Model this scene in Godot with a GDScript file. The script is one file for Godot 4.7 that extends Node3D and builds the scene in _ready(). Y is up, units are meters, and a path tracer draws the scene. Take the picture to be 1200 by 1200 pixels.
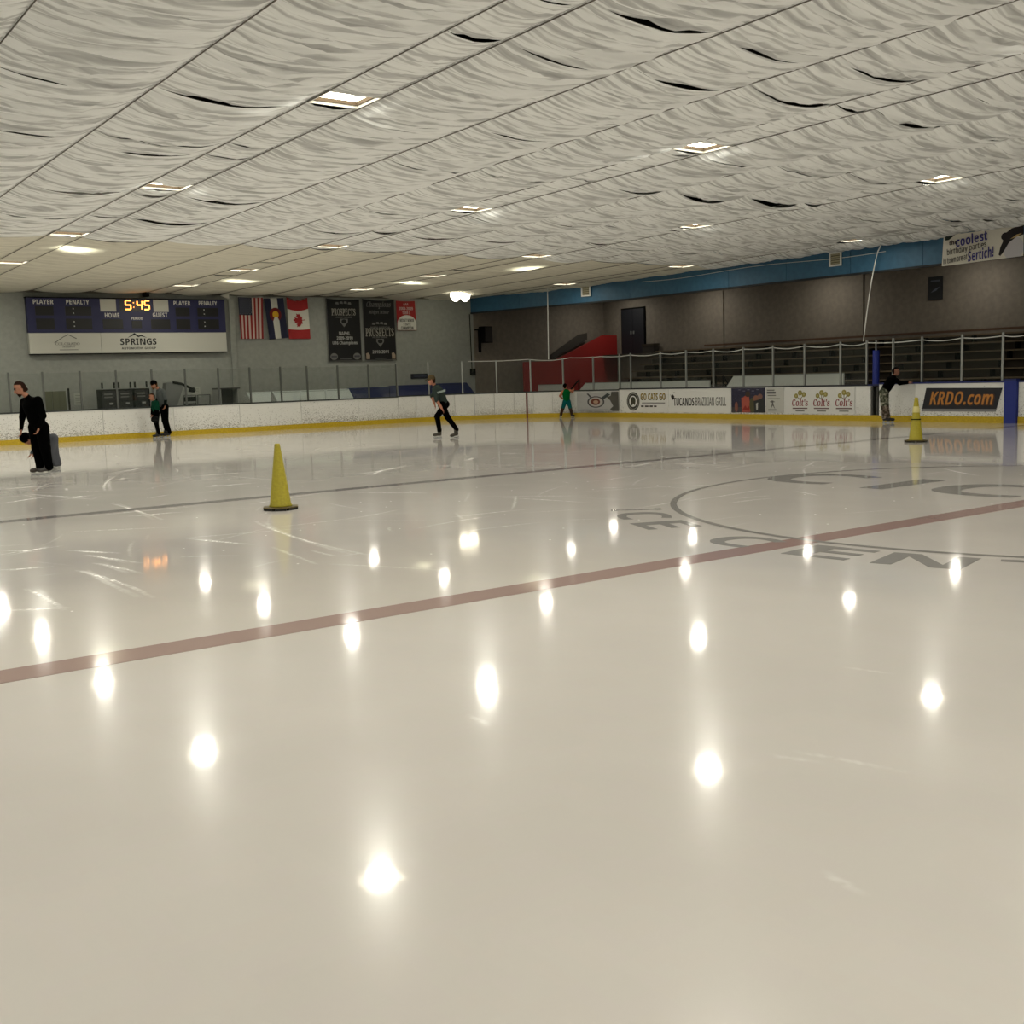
extends Node3D
# An indoor ice rink. Ground plan: x runs across the rink towards the bleachers, -z runs along the rink towards the end wall
# with the scoreboard ("u" below is -z). Metres, y up, ice surface at y = 0.

const YAW := 35.9556
const PITCH := 6.8725
const ROLL := -1.8367
const EYE := 1.62
const END_U := 37.56       # face of the end boards
const SIDE_V := 28.0       # face of the side boards
const CORNER_R := 6.0
const END_WALL_U := 39.5
const BACK_V := 34.2
const EXPOSURE := 1.0
const LAMP_ENERGY := 9.3
const LAMP_TINT := Color(1.0, 0.988, 0.93)

var rng := RandomNumberGenerator.new()
var names := {}
var boxes := {}
var mats := {}
var M := {}


func P(v: float, y: float, u: float) -> Vector3:
	return Vector3(v, y, -u)

func ceil_y(u: float) -> float:
	return 5.35 - 0.0097 * u

# ------------------------------------------------------------------ naming and small builders
func numbered(n: String) -> String:
	if not names.has(n):
		names[n] = 0
		return n
	names[n] += 1
	return "%s_%03d" % [n, names[n]]

func tag(o: Node, label: String, category := "", group := "", kind := "") -> void:
	if label != "": o.set_meta("label", label)
	if category != "": o.set_meta("category", category)
	if group != "": o.set_meta("group", group)
	if kind != "": o.set_meta("kind", kind)

func thing(n: String, label: String, category: String, at := Vector3.ZERO, turn := 0.0, group := "") -> Node3D:
	var o := Node3D.new()
	o.name = numbered(n)
	add_child(o)
	o.position = at
	o.rotation.y = turn
	tag(o, label, category, group)
	return o

func structure(n: String, label: String) -> Node3D:
	var o := Node3D.new()
	o.name = n
	add_child(o)
	tag(o, label, "", "", "structure")
	return o

func mesh(parent: Node, n: String, m: Mesh, mat: Material, at := Vector3.ZERO, turn := 0.0) -> MeshInstance3D:
	var o := MeshInstance3D.new()
	o.name = n
	o.mesh = m
	o.material_override = mat
	parent.add_child(o, true)
	o.position = at
	o.rotation.y = turn
	return o

func box_mesh(size: Vector3) -> BoxMesh:
	var key := "%.4f/%.4f/%.4f" % [size.x, size.y, size.z]
	if not boxes.has(key):
		var b := BoxMesh.new()
		b.size = size
		boxes[key] = b
	return boxes[key]

func box(parent: Node, n: String, mat: Material, size: Vector3, at: Vector3, turn := 0.0) -> MeshInstance3D:
	return mesh(parent, n, box_mesh(size), mat, at, turn)

func mat(color: Color, rough := 0.7, metal := 0.0, spec := 0.5) -> StandardMaterial3D:
	var key := "%s/%.3f/%.3f/%.3f" % [color.to_html(), rough, metal, spec]
	if not mats.has(key):
		var m := StandardMaterial3D.new()
		m.albedo_color = color
		m.roughness = rough
		m.metallic = metal
		m.metallic_specular = spec
		mats[key] = m
	return mats[key]

func glow(color: Color, energy: float) -> StandardMaterial3D:
	var m := StandardMaterial3D.new()
	m.albedo_color = Color(0.9, 0.9, 0.9)
	m.emission_enabled = true
	m.emission = color
	m.emission_energy_multiplier = energy
	return m

func tri_noise_mat(a: Color, b: Color, freq: float, scale: Vector3, rough := 0.8, noise_seed := 1, octaves := 4, bump := 0.0) -> StandardMaterial3D:
	var n := FastNoiseLite.new()
	n.seed = noise_seed
	n.frequency = freq
	n.fractal_octaves = octaves
	var t := NoiseTexture2D.new()
	t.width = 256
	t.height = 256
	t.seamless = true
	t.noise = n
	var g := Gradient.new()
	g.colors = PackedColorArray([a, b])
	t.color_ramp = g
	var m := StandardMaterial3D.new()
	m.albedo_texture = t
	m.roughness = rough
	m.uv1_triplanar = true
	m.uv1_world_triplanar = true
	m.uv1_scale = scale
	if bump > 0.0:
		var h := NoiseTexture2D.new()
		h.width = 256
		h.height = 256
		h.seamless = true
		h.noise = n
		m.heightmap_enabled = true
		m.heightmap_texture = h
		m.heightmap_scale = bump
	return m

func streaked_cloth(dust_and_shade: Color, clean: Color, noise_seed: int) -> StandardMaterial3D:
	# cloth, streaks of fold shade and dirt painted across it; uv is in metres
	var m := tri_noise_mat(dust_and_shade, clean, 0.025, Vector3.ONE, 0.75, noise_seed, 5)
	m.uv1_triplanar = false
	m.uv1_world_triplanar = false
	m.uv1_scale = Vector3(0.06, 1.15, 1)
	m.albedo_texture.color_ramp.add_point(0.4, dust_and_shade.lerp(clean, 0.55))
	m.albedo_texture.color_ramp.add_point(0.52, dust_and_shade.lerp(clean, 0.92))
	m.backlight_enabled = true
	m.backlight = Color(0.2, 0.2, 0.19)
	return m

func tube(points: PackedVector3Array, radius: float, sides := 6) -> ArrayMesh:
	var st := SurfaceTool.new()
	st.begin(Mesh.PRIMITIVE_TRIANGLES)
	var n := points.size()
	for i in n:
		var d := (points[mini(i + 1, n - 1)] - points[maxi(i - 1, 0)]).normalized()
		var side := d.cross(Vector3.UP if absf(d.y) < 0.95 else Vector3.RIGHT).normalized()
		var up := side.cross(d).normalized()
		for k in sides:
			var a := TAU * k / sides
			var r := side * cos(a) + up * sin(a)
			st.set_normal(r)
			st.add_vertex(points[i] + r * radius)
	for i in n - 1:
		for k in sides:
			var a := i * sides + k
			var b := i * sides + (k + 1) % sides
			for x in [a, b, a + sides, b, b + sides, a + sides]:
				st.add_index(x)
	return st.commit()

func lathe(profile: PackedVector2Array, sides := 24, closed := true) -> ArrayMesh:
	var st := SurfaceTool.new()
	st.begin(Mesh.PRIMITIVE_TRIANGLES)
	st.set_smooth_group(1)
	for i in profile.size() - 1:
		for k in sides:
			var a := TAU * k / sides
			var b := TAU * (k + 1) / sides
			var p := profile[i]
			var q := profile[i + 1]
			var v := [Vector3(p.x * cos(a), p.y, p.x * sin(a)), Vector3(p.x * cos(b), p.y, p.x * sin(b)), Vector3(q.x * cos(a), q.y, q.x * sin(a)), Vector3(q.x * cos(b), q.y, q.x * sin(b))]
			for x in [0, 1, 2, 1, 3, 2]:
				st.add_vertex(v[x])
	st.generate_normals()
	return st.commit()

func prism(points: PackedVector2Array, depth: float) -> ArrayMesh:
	# an outline in the x/y plane, extruded along z from -depth/2 to depth/2
	var st := SurfaceTool.new()
	st.begin(Mesh.PRIMITIVE_TRIANGLES)
	st.set_smooth_group(-1)
	var pts := points
	if Geometry2D.is_polygon_clockwise(pts):
		pts = pts.duplicate()
		pts.reverse()
	var idx := Geometry2D.triangulate_polygon(pts)
	for i in range(0, idx.size(), 3):
		var a := pts[idx[i]]
		var b := pts[idx[i + 1]]
		var c := pts[idx[i + 2]]
		if (b - a).cross(c - a) > 0.0:
			var t := b
			b = c
			c = t
		for q in [a, b, c]:
			st.add_vertex(Vector3(q.x, q.y, depth / 2))
		for q in [a, c, b]:
			st.add_vertex(Vector3(q.x, q.y, -depth / 2))
	for i in pts.size():
		var a := pts[i]
		var b := pts[(i + 1) % pts.size()]
		var v := [Vector3(a.x, a.y, depth / 2), Vector3(b.x, b.y, depth / 2), Vector3(a.x, a.y, -depth / 2), Vector3(b.x, b.y, -depth / 2)]
		for x in [0, 2, 1, 1, 2, 3]:
			st.add_vertex(v[x])
	st.generate_normals()
	return st.commit()

func ring_points(center: Vector2, radius: float, n: int, squash := 1.0) -> PackedVector2Array:
	var p := PackedVector2Array()
	for i in n:
		var a := TAU * i / n
		p.append(center + Vector2(cos(a) * radius, sin(a) * radius * squash))
	return p

var fonts := {}

func font(family: String, bold: bool) -> SystemFont:
	var key := family + str(bold)
	if not fonts.has(key):
		var f := SystemFont.new()
		f.font_names = PackedStringArray([family])
		f.font_weight = 700 if bold else 400
		fonts[key] = f
	return fonts[key]

# Lettering as thin solid type, fitted to a width and a height (of its ink) and centred on a point.
func lettering(parent: Node, text: String, width: float, height: float, at: Vector3, m: Material, bold := true, family := "Droid Sans", depth := 0.004, slant := 0.0, tilt := 0.0) -> MeshInstance3D:
	var t := TextMesh.new()
	t.text = text
	t.font = font(family, bold)
	t.font_size = 32
	t.pixel_size = 0.01
	t.depth = 0.01
	t.curve_step = 2.0
	var o := MeshInstance3D.new()
	o.name = "lettering"
	o.material_override = m
	o.mesh = t
	parent.add_child(o, true)
	var b := t.get_aabb()
	var s := Vector3(width / maxf(b.size.x, 0.001), height / maxf(b.size.y, 0.001), depth / 0.01)
	var c := b.get_center()
	var basis := Basis(Vector3(s.x, 0, 0), Vector3(slant * s.y, s.y, 0), Vector3(0, 0, s.z))
	basis = Basis(Vector3.BACK, tilt) * basis
	o.transform = Transform3D(basis, at - basis * c)
	return o

# ------------------------------------------------------------------ pictures for flat prints
func image(w: int, h: int, c: Color) -> Image:
	var im := Image.create(w, h, false, Image.FORMAT_RGB8)
	im.fill(c)
	return im

func disc(im: Image, cx: float, cy: float, rx: float, ry: float, c: Color) -> void:
	for y in range(maxi(0, int(cy - ry)), mini(im.get_height(), int(cy + ry) + 1)):
		var k := 1.0 - pow((y - cy) / ry, 2.0)
		if k <= 0.0: continue
		var w := rx * sqrt(k)
		var x0 := maxi(0, int(cx - w))
		var x1 := mini(im.get_width(), int(cx + w) + 1)
		if x1 > x0: im.fill_rect(Rect2i(x0, y, x1 - x0, 1), c)

func polygon(im: Image, pts: PackedVector2Array, c: Color) -> void:
	var lo := pts[0]
	var hi := pts[0]
	for p in pts:
		lo = lo.min(p)
		hi = hi.max(p)
	for y in range(maxi(0, int(lo.y)), mini(im.get_height(), int(hi.y) + 1)):
		for x in range(maxi(0, int(lo.x)), mini(im.get_width(), int(hi.x) + 1)):
			if Geometry2D.is_point_in_polygon(Vector2(x + 0.5, y + 0.5), pts):
				im.set_pixel(x, y, c)

func picture_mat(im: Image, rough := 0.8) -> StandardMaterial3D:
	var m := StandardMaterial3D.new()
	m.albedo_texture = ImageTexture.create_from_image(im)
	m.roughness = rough
	m.texture_repeat = false
	return m

# A hung cloth: a grid between four corners (x right, y up, z out), with slack at its top edge and soft waves.
func cloth(tl: Vector2, tr: Vector2, br: Vector2, bl: Vector2, slack: float, wave: float, phase := 0.0, nx := 14, ny := 14) -> ArrayMesh:
	var st := SurfaceTool.new()
	st.begin(Mesh.PRIMITIVE_TRIANGLES)
	for side in 2:
		for j in ny + 1:
			for i in nx + 1:
				var s := float(i) / nx
				var t := float(j) / ny
				var p := tl.lerp(tr, s).lerp(bl.lerp(br, s), t)
				p.y -= slack * 4.0 * s * (1.0 - s) * (1.0 - t)
				var z := 0.03 + wave * (0.5 + 0.5 * sin(s * 11.0 + phase + t * 1.3)) * (0.35 + 0.65 * t) - 0.004 * side
				st.set_uv(Vector2(s, t))
				st.add_vertex(Vector3(p.x, p.y, z))
	var row := nx + 1
	for side in 2:
		var o := side * row * (ny + 1)
		for j in ny:
			for i in nx:
				var a := o + j * row + i
				var q := [a, a + 1, a + row, a + 1, a + row + 1, a + row] if side == 0 else [a, a + row, a + 1, a + 1, a + row, a + row + 1]
				for x in q: st.add_index(x)
	st.generate_normals()
	return st.commit()

# A board with a print or dirt on its front (z+): front uv 0..1, the other faces take the picture's edge.
func slab(w: float, h: float, t: float) -> ArrayMesh:
	var st := SurfaceTool.new()
	st.begin(Mesh.PRIMITIVE_TRIANGLES)
	st.set_smooth_group(-1)
	var x := w / 2
	var y := h / 2
	var z := t / 2
	var quads := [[Vector3(-x, y, z), Vector3(x, y, z), Vector3(x, -y, z), Vector3(-x, -y, z)], [Vector3(x, y, -z), Vector3(-x, y, -z), Vector3(-x, -y, -z), Vector3(x, -y, -z)], [Vector3(-x, y, -z), Vector3(x, y, -z), Vector3(x, y, z), Vector3(-x, y, z)], [Vector3(-x, -y, z), Vector3(x, -y, z), Vector3(x, -y, -z), Vector3(-x, -y, -z)], [Vector3(x, y, z), Vector3(x, y, -z), Vector3(x, -y, -z), Vector3(x, -y, z)], [Vector3(-x, y, -z), Vector3(-x, y, z), Vector3(-x, -y, z), Vector3(-x, -y, -z)]]
	var uv := [Vector2(0, 0), Vector2(1, 0), Vector2(1, 1), Vector2(0, 1)]
	for f in 6:
		for k in [0, 1, 2, 0, 2, 3]:
			st.set_uv(uv[k] if f == 0 else Vector2(0.01, 0.01))
			st.add_vertex(quads[f][k])
	st.generate_normals()
	return st.commit()

# ------------------------------------------------------------------ the scene
func _ready() -> void:
	rng.seed = 20
	add_camera()
	add_environment()
	make_materials()
	ceiling_lights()
	ice()
	shell()
	fabric_ceiling()
	soffit()
	end_boards()
	side_boards()
	bleacher_side()
	scoreboard()
	flags_and_banners()
	adverts()
	end_wall_clutter()
	cones()
	people()

func add_camera() -> void:
	var yaw := deg_to_rad(YAW)
	var p := deg_to_rad(PITCH)
	var r := deg_to_rad(ROLL)
	var f := Vector3(sin(yaw) * cos(p), -sin(p), -cos(yaw) * cos(p))
	var right := Vector3(cos(yaw), 0, sin(yaw))
	var up := Vector3(sin(yaw) * sin(p), cos(p), -cos(yaw) * sin(p))
	var cam := Camera3D.new()
	cam.name = "camera"
	add_child(cam)
	cam.transform = Transform3D(Basis(right * cos(r) + up * sin(r), up * cos(r) - right * sin(r), -f), Vector3(0, EYE, 0))
	cam.fov = 49.2
	cam.near = 0.05
	cam.far = 200.0
	cam.current = true

func add_environment() -> void:
	var e := Environment.new()
	e.background_mode = Environment.BG_COLOR
	e.background_color = Color(0, 0, 0)
	e.tonemap_mode = Environment.TONE_MAPPER_LINEAR
	e.tonemap_exposure = EXPOSURE
	e.sdfgi_enabled = true
	e.ssao_enabled = true
	e.ssil_enabled = true
	var w := WorldEnvironment.new()
	w.name = "world_environment"
	w.environment = e
	add_child(w)

func make_materials() -> void:
	# white cloth: fold shade and soiling painted as streaks across the strips
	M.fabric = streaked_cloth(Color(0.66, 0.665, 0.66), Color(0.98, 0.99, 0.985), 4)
	M.fabric_far = streaked_cloth(Color(0.76, 0.75, 0.69), Color(0.88, 0.87, 0.81), 6)  # duller, yellower cloth for the panels towards the end wall
	M.wall_grey = tri_noise_mat(Color(0.555, 0.57, 0.545), Color(0.605, 0.615, 0.59), 0.03, Vector3(0.5, 0.5, 0.5), 0.7, 11, 4)
	M.wall_taupe = tri_noise_mat(Color(0.43, 0.40, 0.365), Color(0.49, 0.455, 0.415), 0.03, Vector3(0.5, 0.5, 0.5), 0.8, 12, 4)
	M.roof_dark = mat(Color(0.16, 0.15, 0.14), 0.95)
	M.floor_dark = mat(Color(0.2, 0.2, 0.2), 0.9)
	M.blue_soffit = tri_noise_mat(Color(0.17, 0.35, 0.47), Color(0.21, 0.40, 0.52), 0.03, Vector3(0.5, 0.5, 0.5), 0.55, 13, 3)
	M.white = mat(Color(0.86, 0.86, 0.84), 0.5)
	M.aluminium = mat(Color(0.62, 0.63, 0.62), 0.42, 0.7)
	M.black = mat(Color(0.035, 0.035, 0.038), 0.7, 0.0, 0.2)
	M.dark = mat(Color(0.10, 0.10, 0.10), 0.7, 0.0, 0.3)
	M.yellow = tri_noise_mat(Color(0.72, 0.60, 0.08), Color(0.86, 0.74, 0.16), 0.05, Vector3(1.2, 1.2, 1.2), 0.45, 15, 3)
	M.board_blue = mat(Color(0.10, 0.17, 0.52), 0.5)
	M.wood = tri_noise_mat(Color(0.36, 0.31, 0.24), Color(0.47, 0.41, 0.32), 0.04, Vector3(0.6, 3.0, 3.0), 0.75, 16, 3)
	M.wood_dark = tri_noise_mat(Color(0.17, 0.14, 0.10), Color(0.23, 0.19, 0.14), 0.04, Vector3(0.6, 3.0, 3.0), 0.8, 17, 3)
	M.red_paint = mat(Color(0.53, 0.10, 0.09), 0.55)
	var g := StandardMaterial3D.new()
	g.albedo_color = Color(0.45, 0.50, 0.46, 0.05)
	g.roughness = 0.04
	g.transparency = BaseMaterial3D.TRANSPARENCY_ALPHA
	M.glass = g
	M.clear_glass = g.duplicate()
	M.clear_glass.albedo_color.a = 0.015
	M.clear_glass.metallic_specular = 0.35
	M.lens = glow(Color(1.0, 0.96, 0.85), 9.0)
	# boards: white plastic with puck marks and skate scuffs near the ice
	M.board = []
	for k in 4:
		var im := image(512, 192, Color(0.945, 0.945, 0.93))
		var r := RandomNumberGenerator.new()
		r.seed = 70 + k
		var many: int = [1100, 480, 1500, 800][k]
		for i in many:
			var y := 190.0 * pow(r.randf(), 0.45)
			var shade := r.randf_range(0.42, 0.8)
			im.fill_rect(Rect2i(r.randi_range(0, 508), int(y), r.randi_range(1, 5), r.randi_range(1, 3)), Color(shade, shade * 0.985, shade * 0.95))
		for i in many / 3:
			var y := 191.0 - 46.0 * absf(r.randfn(0.0, 0.5))
			var shade := r.randf_range(0.5, 0.75)
			im.fill_rect(Rect2i(r.randi_range(0, 500), clampi(int(y), 0, 190), r.randi_range(2, 11), r.randi_range(1, 4)), Color(shade, shade * 0.98, shade * 0.93))
		var m := picture_mat(im, 0.35)
		M.board.append(m)

# ------------------------------------------------------------------ lamps in the ceiling
const LAMP_V := [0.65, 7.1, 13.55, 20.1, 26.7]
const LAMP_U := [-6.3, 0.2, 6.7, 13.15, 19.8, 26.1, 31.75, 36.6]
var lamp_spots := []

func ceiling_lights() -> void:
	var rank := ["first", "second", "third", "fourth", "fifth", "sixth", "seventh", "eighth"]
	for i in LAMP_V.size():
		var us: Array = LAMP_U if i < 4 else [-6.3, 0.2, 6.7, 13.5, 20.2, 26.9, 33.0]
		for j in us.size():
			lamp_spots.append(Vector2(LAMP_V[i], us[j]))
			lamp(LAMP_V[i], us[j], "square ceiling light, %s row from the blue soffit, %s from the end wall" % [rank[4 - i], rank[us.size() - 1 - j]], lamp_share(i, us[j]))
	var d := lamp(24.6, 37.1, "ceiling light with two hanging glass domes beside the end of the blue soffit")
	lamp_spots.append(Vector2(24.6, 37.1))
	for k in 2:
		var s := SphereMesh.new()
		s.radius = 0.2
		s.height = 0.5
		s.radial_segments = 20
		s.rings = 10
		mesh(d, "glass_dome", s, M.lens, Vector3(-0.15 + 0.45 * k, -0.12, 0.1))
	# lamps over the bleachers, beyond the soffit
	for u in [20.6, 26.6, 32.5, 37.4]:
		lamp(33.3 - 0.6, u, "ceiling light above the bleachers, %s from the end wall" % rank[[37.4, 32.5, 26.6, 20.6].find(u)], 0.3, 5.15)
	# lamps added out of sight above the fabric for the bright patches on it
	var hidden := [[7.85, 28.5, "in the row nearest the scoreboard"], [14.6, 34.6, "above the scoreboard and flags"], [21.7, 28.6, "before the blue soffit"], [20.6, 34.0, "above the black banners"]]
	for h in hidden:
		var c := ceil_y(h[1]) + 0.34
		var t := thing("added_roof_lamp", "added lamp shining as a soft patch through the ceiling cloth " + h[2], "lamp", P(h[0], c, h[1]), 0.0, "added lamps behind the ceiling cloth")
		var s := SphereMesh.new()
		s.radius = 0.1
		s.height = 0.2
		s.radial_segments = 12
		s.rings = 6
		mesh(t, "bulb", s, M.lens)
		box(t, "bracket", M.dark, Vector3(0.06, 0.7, 0.06), Vector3(0, 0.46, 0))
		# an open tin shade that keeps the light going down
		mesh(t, "shade", lathe(PackedVector2Array([Vector2(0.03, 0.14), Vector2(0.16, 0.1), Vector2(0.3, -0.04)]), 20), M.dark)
		var o := SpotLight3D.new()
		o.name = "bulb_light"
		o.light_color = LAMP_TINT
		o.light_energy = 50.0
		o.light_size = 0.1
		o.spot_range = 80.0
		o.spot_angle = 66.0
		o.spot_angle_attenuation = 0.6
		o.spot_attenuation = 2.0
		o.shadow_enabled = true
		o.rotation.x = -PI / 2
		t.add_child(o)

# how bright each lamp still burns: those by the soffit and the end wall are the weakest
func lamp_share(row: int, u: float) -> float:
	var a: float = [1.12, 1.12, 0.97, 0.52, 0.22][row]
	return a * (0.55 if u > 36.0 else 0.72 if u > 31.0 else 0.85 if u > 25.0 else 1.0 if u > 10.0 else 0.88)

func lamp(v: float, u: float, label: String, power := 1.0, height := 0.0) -> Node3D:
	var c := height if height > 0.0 else ceil_y(u)
	var t := thing("ceiling_light", label, "light", P(v, c, u), 0.0, "recessed ceiling lights")
	var hx := 0.35
	var hz := 0.3
	# white lip hanging just below the cloth, dark reveal, glowing lens, housing above
	for s in [-1, 1]:
		box(t, "frame", M.white, Vector3(0.02, 0.035, 2 * hz + 0.04), Vector3(s * (hx + 0.01), -0.012, 0))
		box(t, "frame", M.white, Vector3(2 * hx, 0.035, 0.02), Vector3(0, -0.012, s * (hz + 0.01)))
	var reveal := mat(Color(0.27, 0.22, 0.16), 0.8)
	for s in [-1, 1]:
		box(t, "reveal", reveal, Vector3(0.02, 0.07, 2 * hz), Vector3(s * (hx - 0.01), 0.04, 0))
		box(t, "reveal", reveal, Vector3(2 * hx - 0.04, 0.07, 0.02), Vector3(0, 0.04, s * (hz - 0.01)))
	box(t, "lens", M.lens, Vector3(2 * hx - 0.05, 0.02, 2 * hz - 0.05), Vector3(0, 0.06, 0))
	box(t, "housing", M.dark, Vector3(2 * hx, 0.22, 2 * hz), Vector3(0, 0.19, 0))
	var a := AreaLight3D.new()
	a.name = "lens_light"
	a.light_color = LAMP_TINT
	a.light_energy = LAMP_ENERGY * power
	a.area_size = Vector2(0.28, 0.25)
	a.set("area_range", 90.0)
	a.set("area_attenuation", 2.0)
	a.shadow_enabled = true
	t.add_child(a)
	a.position = Vector3(0, -0.035, 0)
	a.rotation.x = -PI / 2
	return t

# ------------------------------------------------------------------ ice
func stroke(im: Image, rough: Image, a: Vector2, b: Vector2, wide: float, strength: float) -> void:
	# a scrape in the ice, given in metres (x across, y along the rink)
	var w := im.get_width()
	var h := im.get_height()
	var pa := Vector2((a.x + 3.0) / 32.0 * w, (1.0 - a.y / 38.4) * h)
	var pb := Vector2((b.x + 3.0) / 32.0 * w, (1.0 - b.y / 38.4) * h)
	var n := int((pb - pa).length()) + 1
	var bend := rng.randf_range(-0.04, 0.04) * n
	var side := (pb - pa).orthogonal().normalized()
	for i in n + 1:
		var t := float(i) / n
		var p := pa.lerp(pb, t) + side * bend * 4.0 * t * (1.0 - t)
		var k := strength * (0.35 + 0.65 * sin(PI * clampf(t * 1.05, 0, 1))) * rng.randf_range(0.55, 1.0)
		var r := maxf(0.5, wide * rng.randf_range(0.5, 1.2))
		for y in range(int(p.y - r), int(p.y + r) + 1):
			for x in range(int(p.x - r), int(p.x + r) + 1):
				if x < 0 or y < 0 or x >= w or y >= h or rng.randf() < 0.25: continue
				var c := im.get_pixel(x, y)
				im.set_pixel(x, y, c.lerp(Color(0.97, 0.965, 0.95), k))
				rough.set_pixel(x, y, rough.get_pixel(x, y).lerp(Color(0.4, 0.4, 0.4), k))

func ice() -> void:
	var n := FastNoiseLite.new()
	n.seed = 5
	n.frequency = 0.012
	n.fractal_octaves = 5
	var im := image(512, 512, Color.WHITE)
	var ro := image(512, 512, Color.WHITE)
	for y in 512:
		for x in 512:
			var k := n.get_noise_2d(x, y)
			var f := n.get_noise_2d(x * 5.0 + 900.0, y * 5.0)
			var d := 0.845 + 0.028 * k + 0.012 * f
			im.set_pixel(x, y, Color(d, d * 0.974, d * 0.952))
			var r := clampf(0.062 + 0.03 * f + 0.02 * k, 0.035, 0.2)
			ro.set_pixel(x, y, Color(r, r, r))
	im.resize(2048, 2048, Image.INTERPOLATE_BILINEAR)
	ro.resize(2048, 2048, Image.INTERPOLATE_BILINEAR)
	# the scrapes one can make out, then fine cuts and crumbs
	var marks := [[4.21, 19.12, 4.71, 17.27], [4.12, 20.58, 5.13, 20.41], [4.63, 17.96, 4.86, 17.85], [5.29, 18.53, 6.35, 21.47], [6.11, 20.65, 6.39, 20.81], [7.55, 23.46, 6.42, 22.01], [7.31, 20.06, 8.45, 19.89], [6.68, 17.77, 7.01, 17.79], [6.62, 17.62, 7.49, 17.59], [9.4, 17.24, 10.42, 18.18], [9.35, 17.61, 11.11, 18.51], [5.33, 12.59, 5.01, 9.26], [4.19, 11.77, 4.54, 10.75], [3.02, 11.43, 3.26, 10.44], [2.69, 10.5, 2.77, 8.63], [2.98, 11.88, 3.31, 11.27], [2.38, 12.13, 3.0, 12.29], [3.56, 17.85, 4.39, 18.27], [4.74, 16.35, 4.59, 13.73], [4.4, 14.48, 5.08, 14.35], [13.11, 14.6, 14.03, 14.82], [12.27, 18.54, 12.99, 19.04], [13.87, 19.37, 14.25, 19.2], [11.24, 17.92, 11.48, 17.55], [2.16, 11.07, 2.57, 10.9], [1.8, 8.92, 2.15, 8.71], [2.93, 10.79, 3.07, 9.85], [2.1, 9.82, 2.1, 8.63]]
	for m in marks:
		stroke(im, ro, Vector2(m[0], m[1]), Vector2(m[2], m[3]), 1.0, 0.45)
		stroke(im, ro, Vector2(m[0] + 0.06, m[1] - 0.1), Vector2(m[2] - 0.08, m[3] + 0.1), 1.6, 0.2)
	for m in [[2.81, 2.22, 2.78, 2.04], [3.54, 3.07, 3.62, 2.89], [2.9, 4.4, 2.88, 4.21], [3.65, 3.04, 3.78, 2.59], [4.91, 3.75, 4.98, 3.5]]:
		stroke(im, ro, Vector2(m[0], m[1]), Vector2(m[2], m[3]), 0.4, 0.25)
	for i in 230:
		var a := Vector2(rng.randf_range(1.5, 15.0), rng.randf_range(9.0, 30.0))
		var d := Vector2.from_angle(rng.randf() * TAU) * rng.randf_range(0.3, 1.8)
		stroke(im, ro, a, a + d, rng.randf_range(0.5, 1.0), rng.randf_range(0.1, 0.4))
	for i in 160:
		var a := Vector2(rng.randf_range(0.0, 27.0), rng.randf_range(7.5, 36.0))
		var d := Vector2.from_angle(rng.randf() * TAU) * rng.randf_range(0.2, 1.0)
		stroke(im, ro, a, a + d, 0.5, rng.randf_range(0.08, 0.25))
	for i in 500:
		var x := rng.randi_range(150, 2000)
		var y := rng.randi_range(0, 1680)
		im.set_pixel(x, y, Color(0.98, 0.98, 0.97))
		ro.set_pixel(x, y, Color(0.7, 0.7, 0.7))
	var m := StandardMaterial3D.new()
	m.albedo_texture = ImageTexture.create_from_image(im)
	m.roughness = 1.0
	m.roughness_texture = ImageTexture.create_from_image(ro)
	m.metallic_specular = 0.34
	m.clearcoat_enabled = true
	m.clearcoat = 0.3
	m.clearcoat_roughness = 0.2
	var outline := PackedVector2Array([Vector2(-3.0, -16.0), Vector2(SIDE_V + 0.05, -16.0)])
	for k in 13:
		var a := PI / 2 * k / 12.0
		outline.append(Vector2(SIDE_V - CORNER_R + (CORNER_R + 0.05) * cos(a), END_U - CORNER_R + (CORNER_R + 0.05) * sin(a)))
	outline.append(Vector2(-3.0, END_U + 0.05))
	var st := SurfaceTool.new()
	st.begin(Mesh.PRIMITIVE_TRIANGLES)
	var idx := Geometry2D.triangulate_polygon(outline)
	for level in [0.0, -0.03]:
		for i in range(0, idx.size(), 3):
			var t := [outline[idx[i]], outline[idx[i + 1]], outline[idx[i + 2]]]
			if ((t[1] - t[0]).cross(t[2] - t[0]) > 0.0) == (level == 0.0): t.reverse()
			for q in t:
				st.set_normal(Vector3.UP if level == 0.0 else Vector3.DOWN)
				st.set_uv(Vector2((q.x + 3.0) / 32.0, 1.0 - q.y / 38.4))
				st.add_vertex(P(q.x, level, q.y))
	var floor_node := structure("floor", "glossy scuffed grey-white ice sheet with painted lines")
	mesh(floor_node, "ice_surface", st.commit(), m)
	box(floor_node, "slab", M.floor_dark, Vector3(44, 0.2, 60), P(15.5, -0.14, 12.5))
	# paint under the ice
	var red := mat(Color(0.635, 0.535, 0.52), 0.07, 0.0, 0.37)
	var grey := mat(Color(0.60, 0.59, 0.58), 0.07, 0.0, 0.37)
	box(floor_node, "center_line", red, Vector3(31, 0.002, 0.32), P(12.5, 0.001, 6.84))
	box(floor_node, "blue_line", mat(Color(0.56, 0.54, 0.54), 0.07, 0.0, 0.37), Vector3(31, 0.002, 0.28), P(12.5, 0.001, 15.25))
	var c := Vector2(12.9, 6.8)
	var ring := SurfaceTool.new()
	ring.begin(Mesh.PRIMITIVE_TRIANGLES)
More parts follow.
